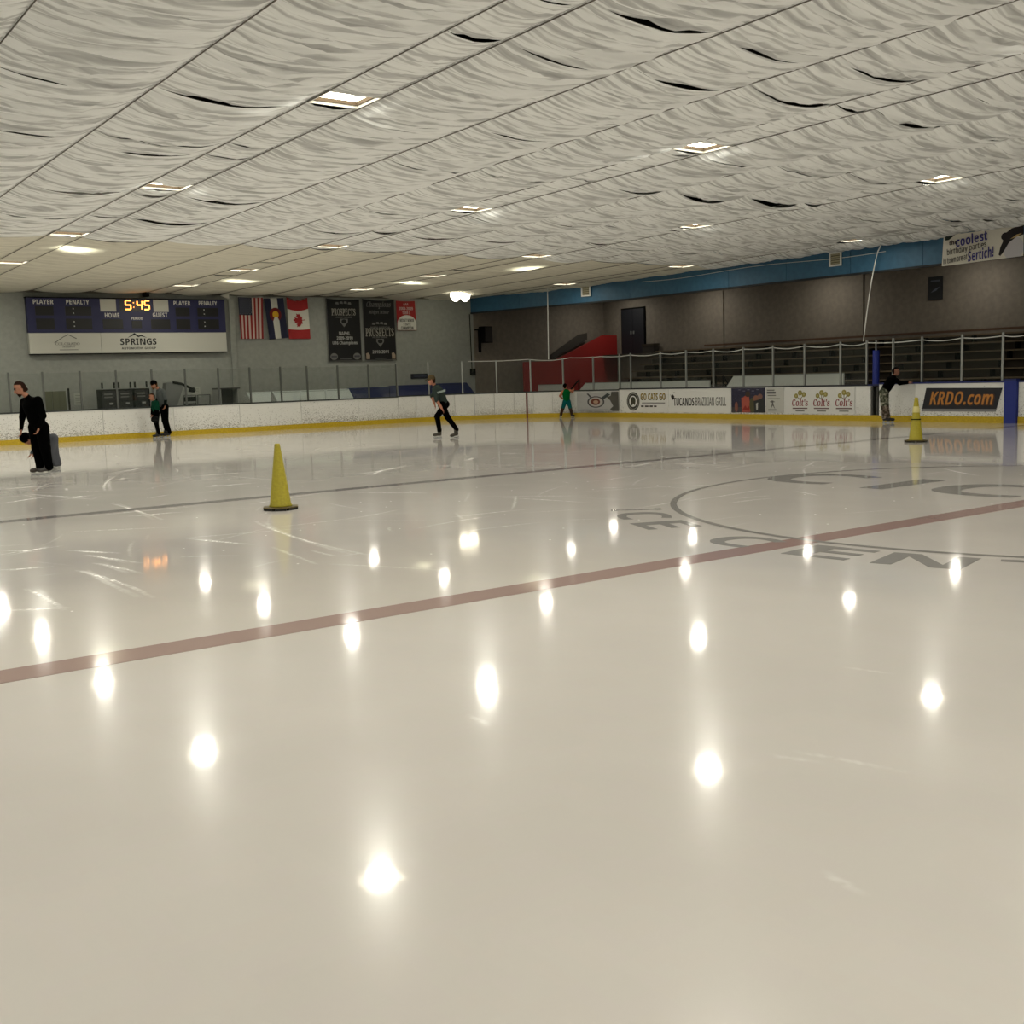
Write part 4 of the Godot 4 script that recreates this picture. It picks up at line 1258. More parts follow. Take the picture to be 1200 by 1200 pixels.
# ------------------------------------------------------------------ things between the end boards and the wall
func end_wall_clutter() -> void:
	# black shelving carts with pale labels
	for k in 3:
		var cx: float = [11.38, 11.93, 12.48][k]
		var t := thing("equipment_cart", ["black wheeled equipment cart at the scoreboard end of the three, with posts on top", "middle black wheeled equipment cart behind the end glass", "black wheeled equipment cart of the three nearest the standing skaters"][k], "cart", P(cx, 0.02, 38.8), 0.0, "black equipment carts")
		for s in [-1, 1]:
			box(t, "side", M.black, Vector3(0.03, 1.55, 0.5), Vector3(s * 0.255, 0.85, 0))
			box(t, "top_post", M.black, Vector3(0.05, 0.2, 0.05), Vector3(s * 0.2 + 0.03, 1.75, 0.1))
		box(t, "back", M.black, Vector3(0.5, 1.55, 0.03), Vector3(0, 0.85, -0.23))
		for y in [0.15, 0.5, 0.85, 1.2, 1.6]:
			box(t, "shelf", M.dark, Vector3(0.5, 0.035, 0.46), Vector3(0, y, 0))
		box(t, "door", mat(Color(0.08, 0.08, 0.085), 0.5), Vector3(0.46, 0.7, 0.02), Vector3(0, 0.86, 0.24))
		box(t, "door", mat(Color(0.07, 0.07, 0.075), 0.5), Vector3(0.46, 0.34, 0.02), Vector3(0, 1.4, 0.24))
		box(t, "label_plate", mat(Color(0.42, 0.42, 0.40), 0.6), Vector3(0.28, 0.05, 0.01), Vector3(-0.03, 1.46, 0.257))
		box(t, "label_plate", mat(Color(0.42, 0.42, 0.40), 0.6), Vector3(0.28, 0.04, 0.01), Vector3(-0.03, 1.36, 0.257))
		box(t, "label_plate", mat(Color(0.6, 0.6, 0.58), 0.6), Vector3(0.12, 0.06, 0.01), Vector3(0.05, 1.14, 0.257))
		for s in [-1, 1]:
			var c := CylinderMesh.new()
			c.top_radius = 0.05
			c.bottom_radius = 0.05
			c.height = 0.03
			c.radial_segments = 10
			var w := mesh(t, "wheel", c, M.dark, Vector3(s * 0.2, 0.05, 0.18))
			w.rotation.z = PI / 2
	# green-grey folding partition and its dark post
	var fp := thing("folding_partition", "green grey folded partition behind the end glass by the man in black", "partition", P(9.75, 0.02, 38.95))
	for k in 3:
		box(fp, "leaf", mat(Color(0.36, 0.37, 0.28), 0.7), Vector3(0.22, 1.62, 0.04), Vector3(-0.22 + 0.22 * k, 0.81, 0.03 * (k % 2)), 0.25 if k % 2 else -0.25)
	box(fp, "post", M.black, Vector3(0.05, 1.7, 0.06), Vector3(0.42, 0.85, 0.02))
	# papers pinned to the wall
	for e in [[10.63, 1.35, 0.3, 0.4, "pale notice sheet on the end wall between partition and carts"], [14.75, 1.45, 0.3, 0.36, "pale notice sheet on the end wall beside the folding chairs"]]:
		var n := thing("notice_sheet", e[4], "notice", P(e[0], e[1], END_WALL_U - 0.01), 0.0, "notice sheets")
		box(n, "sheet", mat(Color(0.66, 0.67, 0.63), 0.7), Vector3(e[2], e[3], 0.006), Vector3.ZERO)
		for k in 4: box(n, "line_print", mat(Color(0.5, 0.5, 0.48), 0.7), Vector3(e[2] * 0.7, 0.02, 0.003), Vector3(0, e[3] * (0.3 - 0.2 * k), 0.004))
	# covered machine with a black swan-neck arm
	var mc := thing("covered_machine", "grey covered machine with a bent black arm behind the standing man", "machine", P(13.55, 0.02, 38.7))
	mesh(mc, "cover", prism(PackedVector2Array([Vector2(-0.3, 0), Vector2(0.05, 0), Vector2(0.12, 1.0), Vector2(0.38, 1.62), Vector2(0.1, 1.82), Vector2(-0.2, 1.78), Vector2(-0.28, 1.3)]), 0.4), mat(Color(0.42, 0.43, 0.42), 0.8))
	mesh(mc, "arm", tube(PackedVector3Array([Vector3(0.0, 1.8, 0.2), Vector3(0.3, 1.74, 0.2), Vector3(0.6, 1.6, 0.2), Vector3(0.72, 1.52, 0.2)]), 0.045, 8), M.black)
	mesh(mc, "arm_head", prism(PackedVector2Array([Vector2(0.56, 1.45), Vector2(0.74, 1.42), Vector2(0.80, 1.5), Vector2(0.74, 1.6), Vector2(0.62, 1.58)]), 0.12), M.black, Vector3(0, 0, 0.2))
	# two folding chairs
	for k in 2:
		var t := thing("folding_chair", ["folding chair with a black backrest behind the end glass", "bare steel folding chair frame behind the end glass"][k], "chair", P(14.02 + 0.5 * k, 0.02, 38.3), PI, "folding chairs")
		var steel := mat(Color(0.36, 0.37, 0.37), 0.4, 0.6)
		for s in [-1, 1]:
			mesh(t, "leg", tube(PackedVector3Array([Vector3(s * 0.22, 0.0, 0.22), Vector3(s * 0.22, 0.6, 0.0), Vector3(s * 0.22, 1.33, -0.14)]), 0.016), steel)
			mesh(t, "leg", tube(PackedVector3Array([Vector3(s * 0.2, 0.0, -0.22), Vector3(s * 0.2, 0.47, 0.12)]), 0.016), steel)
		mesh(t, "back_bar", tube(PackedVector3Array([Vector3(-0.22, 1.33, -0.14), Vector3(0.22, 1.33, -0.14)]), 0.016), steel)
		box(t, "seat", M.dark, Vector3(0.42, 0.03, 0.4), Vector3(0, 0.47, 0.0))
		if k == 0:
			box(t, "backrest", M.black, Vector3(0.42, 0.16, 0.02), Vector3(0, 1.2, -0.13))
			box(t, "backrest", M.dark, Vector3(0.42, 0.1, 0.02), Vector3(0, 1.0, -0.1))
		else:
			mesh(t, "back_bar", tube(PackedVector3Array([Vector3(-0.22, 1.0, -0.08), Vector3(0.22, 1.0, -0.08)]), 0.012), steel)
	# open grey bin rack
	var bn := thing("open_bin", "open grey bin with pale rims behind the end glass", "bin", P(15.6, 0.02, 38.8))
	for s in [-1, 1]:
		box(bn, "side", mat(Color(0.55, 0.56, 0.54), 0.5), Vector3(0.1, 1.5, 0.6), Vector3(s * 0.36, 0.75, 0))
	box(bn, "back", mat(Color(0.24, 0.24, 0.23), 0.8), Vector3(0.62, 1.5, 0.05), Vector3(0, 0.75, -0.2))
	box(bn, "rim", mat(Color(0.2, 0.2, 0.2), 0.6), Vector3(0.82, 0.05, 0.6), Vector3(0, 1.52, 0))
	# white and blue slanted crash pads standing in a row
	var white := mat(Color(0.88, 0.92, 0.90), 0.5)
	var pads := [[16.25, 17.18, 1.36], [17.25, 18.35, 1.36], [18.37, 19.4, 1.36], [19.42, 20.42, 1.36]]
	var wsay := ["narrow slanted white pad at the bin end of the pad row", "slanted white pad, second of the white pads from the bin", "slanted white pad, third of the white pads from the bin", "slanted white pad touching the blue pads"]
	for k in 4:
		var e: Array = pads[k]
		var len: float = e[1] - e[0]
		var t := thing("white_pad", wsay[k], "pad", P(e[0], 0.02, 38.55 + 0.02 * k), 0.0, "white crash pads")
		var sk := 0.24 if k < 2 else 0.03
		mesh(t, "panel", prism(PackedVector2Array([Vector2(0.24, 0.0), Vector2(len + (0.24 if k == 3 else 0.0), 0.0), Vector2(len + (0.24 if k == 3 else 0.0), 0.9), Vector2(len, e[2]), Vector2(0, e[2]), Vector2(sk, 0.9)]), 0.08), white)
		box(t, "foot", M.dark, Vector3(len * 0.6, 0.04, 0.3), Vector3(len * 0.55, 0.02, 0))
		box(t, "seam", mat(Color(0.6, 0.65, 0.63), 0.5), Vector3(len - 0.1, 0.02, 0.084), Vector3(len / 2 + 0.02, e[2] - 0.04, 0))
	var navy := mat(Color(0.10, 0.15, 0.36), 0.5)
	var bsay := ["navy blue crash pad touching the white pads", "middle navy blue crash pad behind the end glass", "navy blue crash pad with a slanted end behind the gliding skater"]
	var bpads := [[20.5, 22.3, 1.38], [22.34, 24.2, 1.42], [24.24, 26.5, 1.44]]
	for k in 3:
		var e: Array = bpads[k]
		var len: float = e[1] - e[0]
		var t := thing("blue_pad", bsay[k], "pad", P(e[0], 0.02, 38.8), 0.0, "blue crash pads")
		mesh(t, "panel", prism(PackedVector2Array([Vector2(0.1, 0.0), Vector2(len, 0.0), Vector2(len, 0.85), Vector2(len - (0.5 if k == 2 else 0.0), e[2]), Vector2(0.0, e[2]), Vector2(0.1 if k == 0 else 0.0, 0.9)]), 0.1), navy)
		box(t, "foot", M.dark, Vector3(len * 0.6, 0.04, 0.3), Vector3(len * 0.5, 0.02, 0))
		box(t, "seam", mat(Color(0.08, 0.1, 0.2), 0.5), Vector3(len - 0.6, 0.02, 0.104), Vector3(len / 2 - 0.2, e[2] - 0.06, 0))
	var sg := thing("wall_sign", "small dark blue sign on the end wall above the blue pads", "sign", P(24.2, 1.78, END_WALL_U - 0.02))
	box(sg, "board", mat(Color(0.06, 0.07, 0.14), 0.5), Vector3(0.86, 0.2, 0.03), Vector3.ZERO)
	box(sg, "line_print", mat(Color(0.2, 0.22, 0.3), 0.5), Vector3(0.6, 0.05, 0.006), Vector3(0, 0.0, 0.017))
	# small camera and lamp fittings above the scoreboard
	var wc := thing("wall_camera", "small dark camera box on the end wall above the scoreboard", "camera", P(13.1, 4.86, 39.3))
	box(wc, "body", M.black, Vector3(0.2, 0.12, 0.16), Vector3.ZERO)
	box(wc, "bracket", M.dark, Vector3(0.06, 0.08, 0.2), Vector3(0, 0.06, -0.1))
	var wl := thing("wall_floodlight", "small pale floodlight at the top of the wall column", "floodlight", P(15.98, 4.86, 39.3))
	mesh(wl, "reflector", prism(PackedVector2Array([Vector2(-0.16, 0.03), Vector2(0.12, -0.1), Vector2(0.14, 0.12), Vector2(0.08, 0.1)]), 0.14), mat(Color(0.8, 0.8, 0.76), 0.5))
	box(wl, "bracket", M.dark, Vector3(0.05, 0.12, 0.16), Vector3(0.15, 0.05, -0.08))

# ------------------------------------------------------------------ cones
func cones() -> void:
	var skin := tri_noise_mat(Color(0.56, 0.51, 0.06), Color(0.70, 0.65, 0.12), 0.03, Vector3(3, 3, 3), 0.5, 41, 4)
	for k in 2:
		var t := thing("traffic_cone", ["dull yellow traffic cone standing on open ice between skaters and scoreboard", "yellow traffic cone with a pale collar standing before the leaning skater"][k], "cone", P([6.09, 20.65][k], 0.0, [13.54, 13.97][k]), [0.35, 0.2][k], "yellow traffic cones")
		var h: float = [0.86, 0.93][k]
		var prof := PackedVector2Array([Vector2(0.0, 0.045), Vector2(0.15, 0.045), Vector2(0.147, 0.06), Vector2(0.137, 0.075), Vector2(0.035, h - 0.01), Vector2(0.031, h), Vector2(0.024, h), Vector2(0.022, h - 0.04), Vector2(0.0, h - 0.04)])
		mesh(t, "body", lathe(prof, 28), skin)
		# octagonal rubber base, cut up at its edge like feet
		var oct := PackedVector2Array()
		for i in 8:
			var a := TAU * (i + 0.5) / 8
			oct.append(Vector2(cos(a), sin(a)) * 0.24)
		var plate := mesh(t, "base_plate", prism(oct, 0.012), mat(Color(0.34, 0.29, 0.12), 0.6), Vector3(0, 0.036, 0))
		plate.rotation.x = PI / 2
		for i in 8:
			var a := TAU * i / 8
			box(t, "foot", mat(Color(0.07, 0.06, 0.05), 0.7), Vector3(0.05, 0.03, 0.13), Vector3(cos(a) * 0.195, 0.015, sin(a) * 0.195), -a)
		if k == 1:
			var r1 := 0.137 + (0.035 - 0.137) * (0.52 - 0.08)
			mesh(t, "black_ring", lathe(PackedVector2Array([Vector2(r1 + 0.004, 0.465), Vector2(r1 + 0.006, 0.475), Vector2(r1 + 0.003, 0.487)]), 24), M.black)
			mesh(t, "pale_collar", lathe(PackedVector2Array([Vector2(0.079, 0.62), Vector2(0.064, 0.74), Vector2(0.058, 0.745)]), 24), mat(Color(0.80, 0.76, 0.5), 0.5))

# ------------------------------------------------------------------ people
# A body is a field of tapered bones joined by a smooth minimum and meshed as one surface (surface nets).
# bone: [from, radius, to, radius, colour index, smoothness]
func body_mesh(bones: Array, palette: Array, cell: float) -> ArrayMesh:
	var lo := Vector3.INF
	var hi := -Vector3.INF
	for b in bones:
		var r: float = maxf(b[1], b[3]) + 0.04
		lo = lo.min(b[0] - Vector3.ONE * r).min(b[2] - Vector3.ONE * r)
		hi = hi.max(b[0] + Vector3.ONE * r).max(b[2] + Vector3.ONE * r)
	var nx := int((hi.x - lo.x) / cell) + 2
	var ny := int((hi.y - lo.y) / cell) + 2
	var nz := int((hi.z - lo.z) / cell) + 2
	var total := nx * ny * nz
	var field := PackedFloat32Array()
	field.resize(total)
	field.fill(1.0)
	var near := PackedFloat32Array()
	near.resize(total)
	near.fill(1.0)
	var hue := PackedByteArray()
	hue.resize(total)
	for b in bones:
		var a: Vector3 = b[0]
		var ra: float = b[1]
		var e: Vector3 = b[2]
		var dr: float = b[3] - ra
		var k: float = b[5]
		var ab := e - a
		var inv := 1.0 / maxf(ab.length_squared(), 1e-8)
		var r: float = maxf(ra, b[3]) + maxf(k, cell * 2.2)
		var c0 := ((a.min(e) - Vector3.ONE * r - lo) / cell)
		var c1 := ((a.max(e) + Vector3.ONE * r - lo) / cell)
		for z in range(maxi(0, int(c0.z)), mini(nz, int(c1.z) + 2)):
			for y in range(maxi(0, int(c0.y)), mini(ny, int(c1.y) + 2)):
				var row := (z * ny + y) * nx
				for x in range(maxi(0, int(c0.x)), mini(nx, int(c1.x) + 2)):
					var p := lo + Vector3(x, y, z) * cell - a
					var t := clampf(p.dot(ab) * inv, 0.0, 1.0)
					var d := (p - ab * t).length() - ra - dr * t
					var i := row + x
					var f := field[i]
					if d < near[i]:
						near[i] = d
						hue[i] = b[4]
					var h := maxf(k - absf(f - d), 0.0)
					field[i] = minf(f, d) - (h * h / (4.0 * k) if k > 0.0 else 0.0)
	var index := PackedInt32Array()
	index.resize(total)
	index.fill(-1)
	var verts := PackedVector3Array()
	var norms := PackedVector3Array()
	var cols := PackedColorArray()
	var tris := PackedInt32Array()
	var sy := nx
	var sz := nx * ny
	var camo := FastNoiseLite.new()
	camo.seed = 9
	camo.frequency = 9.0
	for z in nz - 1:
		for y in ny - 1:
			var row := (z * ny + y) * nx
			for x in nx - 1:
				var i := row + x
				var f := field[i]
				if f > 0.03 or f < -0.03: continue
				var q := [f, field[i + 1], field[i + sy], field[i + sy + 1], field[i + sz], field[i + sz + 1], field[i + sz + sy], field[i + sz + sy + 1]]
				var inside := 0
				for v in q:
					if v < 0.0: inside += 1
				if inside == 0 or inside == 8: continue
				var sum := Vector3.ZERO
				var n := 0
				for edge in [[0, 1], [2, 3], [4, 5], [6, 7], [0, 2], [1, 3], [4, 6], [5, 7], [0, 4], [1, 5], [2, 6], [3, 7]]:
					var fa: float = q[edge[0]]
					var fb: float = q[edge[1]]
					if (fa < 0.0) == (fb < 0.0): continue
					var pa := Vector3(edge[0] & 1, (edge[0] >> 1) & 1, edge[0] >> 2)
					var pb := Vector3(edge[1] & 1, (edge[1] >> 1) & 1, edge[1] >> 2)
					sum += pa.lerp(pb, fa / (fa - fb))
					n += 1
				var local := sum / n
				index[i] = verts.size()
				var at := lo + (Vector3(x, y, z) + local) * cell
				verts.append(at)
				var g := Vector3(q[1] + q[3] + q[5] + q[7] - q[0] - q[2] - q[4] - q[6], q[2] + q[3] + q[6] + q[7] - q[0] - q[1] - q[4] - q[5], q[4] + q[5] + q[6] + q[7] - q[0] - q[1] - q[2] - q[3])
				norms.append(g.normalized() if g.length() > 1e-9 else Vector3.UP)
				var c = palette[hue[i]]
				if c is Array:
					var w := camo.get_noise_3dv(at)
					c = c[0] if w > 0.22 else (c[1] if w > -0.05 else c[2])
				cols.append(c.srgb_to_linear())
				# faces round the three edges that start in this cell's lowest corner
				for axis in 3:
					var step: int = [1, sy, sz][axis]
					var o1: int = [sy, sz, 1][axis]
					var o2: int = [sz, 1, sy][axis]
					if (f < 0.0) == (field[i + step] < 0.0): continue
					if i - o1 - o2 < 0: continue
					var v0 := index[i]
					var v1 := index[i - o1]
					var v2 := index[i - o1 - o2]
					var v3 := index[i - o2]
					if v1 < 0 or v2 < 0 or v3 < 0: continue
					if f < 0.0:
						tris.append_array(PackedInt32Array([v0, v2, v1, v0, v3, v2]))
					else:
						tris.append_array(PackedInt32Array([v0, v1, v2, v0, v2, v3]))
	var arrays := []
	arrays.resize(Mesh.ARRAY_MAX)
	arrays[Mesh.ARRAY_VERTEX] = verts
	arrays[Mesh.ARRAY_NORMAL] = norms
	arrays[Mesh.ARRAY_COLOR] = cols
	arrays[Mesh.ARRAY_INDEX] = tris
	var m := ArrayMesh.new()
	m.add_surface_from_arrays(Mesh.PRIMITIVE_TRIANGLES, arrays)
	return m

const SKIN := 0
const HAIR := 1
const TOP := 2
const SLEEVE := 3
const PANTS := 4
const SHIN := 5
const DARK := 6
const LIP := 7
const BEARD := 8
const HAT := 9
const CUFF := 10

func head_bones(out: Array, c: Vector3, face: Vector3, s: float, beard: bool, hat: String, tilt := Vector3.UP) -> void:
	var f := face.normalized()
	var side := f.cross(tilt).normalized()
	var up := side.cross(f).normalized()
	out.append([c + (up * 0.035 - f * 0.012) * s, 0.088 * s, c + (-up * 0.03 + f * 0.012) * s, 0.074 * s, SKIN, 0.02])
	out.append([c + (-up * 0.05 + f * 0.03) * s, 0.055 * s, c + (-up * 0.085 + f * 0.05) * s, 0.035 * s, BEARD if beard else SKIN, 0.02])
	out.append([c + (up * 0.005 + f * 0.088) * s, 0.012 * s, c + (-up * 0.03 + f * 0.104) * s, 0.016 * s, SKIN, 0.012])
	for k in [-1, 1]:
		out.append([c + (side * 0.085 * k + up * 0.01) * s, 0.013 * s, c + (side * 0.088 * k - up * 0.028) * s, 0.01 * s, SKIN, 0.008])
		out.append([c + (side * 0.032 * k + up * 0.012 + f * 0.084) * s, 0.007 * s, c + (side * 0.036 * k + up * 0.012 + f * 0.082) * s, 0.007 * s, DARK, 0.004])
		out.append([c + (side * 0.02 * k + up * 0.035 + f * 0.084) * s, 0.008 * s, c + (side * 0.045 * k + up * 0.033 + f * 0.074) * s, 0.007 * s, HAIR, 0.004])
	out.append([c + (-up * 0.058 + f * 0.083 + side * 0.02) * s, 0.008 * s, c + (-up * 0.058 + f * 0.083 - side * 0.02) * s, 0.008 * s, LIP, 0.004])
	# hair: crown, back and nape
	out.append([c + (up * 0.055 - f * 0.02) * s, 0.083 * s, c + (up * 0.03 - f * 0.04) * s, 0.085 * s, HAIR, 0.012])
	out.append([c + (up * 0.02 - f * 0.045) * s, 0.075 * s, c + (-up * 0.045 - f * 0.045) * s, 0.06 * s, HAIR, 0.012])
	if beard:
		out.append([c + (-up * 0.085 + f * 0.05) * s, 0.032 * s, c + (-up * 0.12 + f * 0.06) * s, 0.02 * s, BEARD, 0.012])
	if hat == "long":
		out.append([c + (-f * 0.07 - up * 0.02) * s, 0.062 * s, c + (-f * 0.1 - up * 0.06) * s, 0.03 * s, HAIR, 0.015])
	if hat == "beanie" or hat == "cap" or hat == "helmet":
		var r := 0.098 if hat != "helmet" else 0.115
		out.append([c + (up * 0.06 - f * 0.01) * s, r * s, c + (up * 0.05 - f * 0.03) * s, r * s, HAT, 0.006])
	if hat == "cap":
		for k in [-1, 0, 1]:
			out.append([c + (up * 0.06 + f * 0.08 + side * 0.035 * k) * s, 0.014 * s, c + (up * 0.045 + f * 0.165 + side * 0.028 * k) * s, 0.01 * s, HAT, 0.008])

func hand_bones(out: Array, wrist: Vector3, dir: Vector3, thumb: Vector3, s: float, curl: float) -> void:
	var d := dir.normalized()
	var t := (thumb - d * thumb.dot(d)).normalized()
	var n := d.cross(t)
	for k in [-1, 0, 1]:
		out.append([wrist + t * 0.012 * k * s, 0.018 * s, wrist + (d * 0.075 + t * 0.024 * k) * s, 0.016 * s, SKIN, 0.008])
	for k in 4:
		var root := wrist + (d * 0.078 + t * (0.033 - 0.0215 * k)) * s
		var length: float = [0.036, 0.041, 0.038, 0.029][k] * s
		var j1 := root + (d * cos(curl * 0.5) + n * sin(curl * 0.5)) * length
		var j2 := j1 + (d * cos(curl * 1.3) + n * sin(curl * 1.3)) * length * 0.9
		out.append([root, 0.0105 * s, j1, 0.0095 * s, SKIN, 0.003])
		out.append([j1, 0.0095 * s, j2, 0.008 * s, SKIN, 0.003])
	var tb := wrist + (d * 0.025 + t * 0.03) * s
	var t1 := tb + (d * 0.03 + t * 0.022 + n * 0.008) * s
	out.append([tb, 0.014 * s, t1, 0.0115 * s, SKIN, 0.006])
	out.append([t1, 0.0115 * s, t1 + (d * 0.03 + t * 0.006 + n * 0.012) * s, 0.009 * s, SKIN, 0.003])

# p: joints in metres (x to the viewer's right, y up, z towards the viewer), s: size against an adult
func figure(p: Dictionary, s: float, loose: float, opt := {}) -> Array:
	var b := []
	var pelvis: Vector3 = (p.hipL + p.hipR) / 2
	var chest: Vector3 = (p.shL + p.shR) / 2
	var along := (chest - pelvis).normalized()
	var waist := pelvis.lerp(chest, 0.38)
	b.append([p.hipL, 0.098 * s, p.hipR, 0.098 * s, PANTS, 0.03])
	b.append([pelvis + along * 0.10 * s, 0.115 * s, waist, 0.112 * s, TOP, 0.04])
	b.append([waist, 0.118 * s, chest - along * 0.1 * s, 0.135 * s, TOP, 0.05])
	b.append([pelvis.lerp(p.hipL, 0.5) + along * 0.14 * s, 0.10 * s, chest.lerp(p.shL, 0.45) - along * 0.1 * s, 0.105 * s, TOP, 0.05])
	b.append([pelvis.lerp(p.hipR, 0.5) + along * 0.14 * s, 0.10 * s, chest.lerp(p.shR, 0.45) - along * 0.1 * s, 0.105 * s, TOP, 0.05])
	b.append([chest.lerp(p.shL, 0.8) - along * 0.02 * s, 0.07 * s, chest.lerp(p.shR, 0.8) - along * 0.02 * s, 0.07 * s, TOP, 0.05])
	b.append([chest, 0.07 * s, chest.lerp(p.head, 0.35), 0.054 * s, TOP, 0.03])
	b.append([chest.lerp(p.head, 0.25), 0.052 * s, chest.lerp(p.head, 0.75), 0.05 * s, SKIN, 0.015])
	var legs := loose
	var k2: float = opt.get("bulk", 1.0)
	for q in range(1, b.size() - 2):
		b[q][1] *= k2
		b[q][3] *= k2
	for k in ["L", "R"]:
		b.append([p["hip" + k], 0.092 * s * legs, p["kn" + k], 0.068 * s * legs, PANTS, 0.03])
		b.append([p["kn" + k], 0.066 * s * legs, p["an" + k], 0.052 * s * legs, SHIN, 0.03])
		b.append([p["an" + k], 0.052 * s * legs, p["an" + k] - Vector3(0, 0.02, 0), 0.056 * s * legs, SHIN, 0.015])
		var sh: Vector3 = p["sh" + k]
		var el: Vector3 = p["el" + k]
		var wr: Vector3 = p["wr" + k]
		b.append([sh, 0.066 * s * k2, el, 0.052 * s * k2, SLEEVE if opt.get("bare", false) else TOP, 0.025])
		b.append([el, 0.049 * s * (k2 if opt.get("long", true) else 1.0), wr, 0.034 * s, SLEEVE, 0.02])
		hand_bones(b, wr, p.get("hand" + k, wr - el), p.get("thumb" + k, Vector3(0, 0, 1)), s * 1.05, p.get("curl", 0.6))
	head_bones(b, p.head, p.face, s * opt.get("head", 1.0), opt.get("beard", false), opt.get("hat", ""))
	return b

var boot_mesh: ArrayMesh

func skate(t: Node3D, ankle: Vector3, toe: Vector3, s: float, color: Color, lean := 0.0) -> void:
	if boot_mesh == null:
		boot_mesh = body_mesh([[Vector3(0, 0.1, 0), 0.036, Vector3(0.15, 0.09, 0), 0.038, 0, 0.02], [Vector3(0.12, 0.092, 0), 0.04, Vector3(0.17, 0.088, 0), 0.034, 0, 0.02], [Vector3(0.0, 0.11, 0), 0.044, Vector3(-0.005, 0.22, 0), 0.05, 0, 0.03], [Vector3(0.04, 0.13, 0), 0.034, Vector3(0.02, 0.2, 0), 0.04, 0, 0.03]], [Color.WHITE], 0.012)
	var d := Vector3(toe.x, 0, toe.z).normalized()
	var k := Node3D.new()
	k.name = "skate"
	t.add_child(k, true)
	var pitch := Basis(Vector3.BACK, lean)
	k.transform = Transform3D(Basis(d, Vector3.UP, d.cross(Vector3.UP)) * pitch * Basis.from_scale(Vector3.ONE * s), Vector3(ankle.x, 0, ankle.z) + Vector3(0, maxf(0.0, ankle.y - 0.17 * s), 0))
	var boot := mesh(k, "boot", boot_mesh, mat(color, 0.5))
	boot.name = "boot"
	box(k, "holder", mat(Color(0.7, 0.7, 0.68), 0.4), Vector3(0.05, 0.05, 0.022), Vector3(-0.01, 0.046, 0))
	box(k, "holder", mat(Color(0.7, 0.7, 0.68), 0.4), Vector3(0.06, 0.05, 0.022), Vector3(0.13, 0.046, 0))
	mesh(k, "blade", prism(PackedVector2Array([Vector2(-0.05, 0.006), Vector2(-0.03, 0.0), Vector2(0.17, 0.0), Vector2(0.195, 0.012), Vector2(0.19, 0.028), Vector2(-0.05, 0.028)]), 0.004), mat(Color(0.75, 0.76, 0.77), 0.25, 0.8))

func person(label: String, at: Vector2, bones: Array, palette: Array) -> Node3D:
	var t := thing("person", label, "person", P(at.x, 0, at.y), -atan2(at.x, at.y))
	var m := StandardMaterial3D.new()
	m.vertex_color_use_as_albedo = true
	m.roughness = 0.9
	m.metallic_specular = 0.15
	mesh(t, "body", body_mesh(bones, palette, 0.0125), m)
	return t

func V(x: float, y: float, z := 0.0) -> Vector3:
	return Vector3(x, y, z)

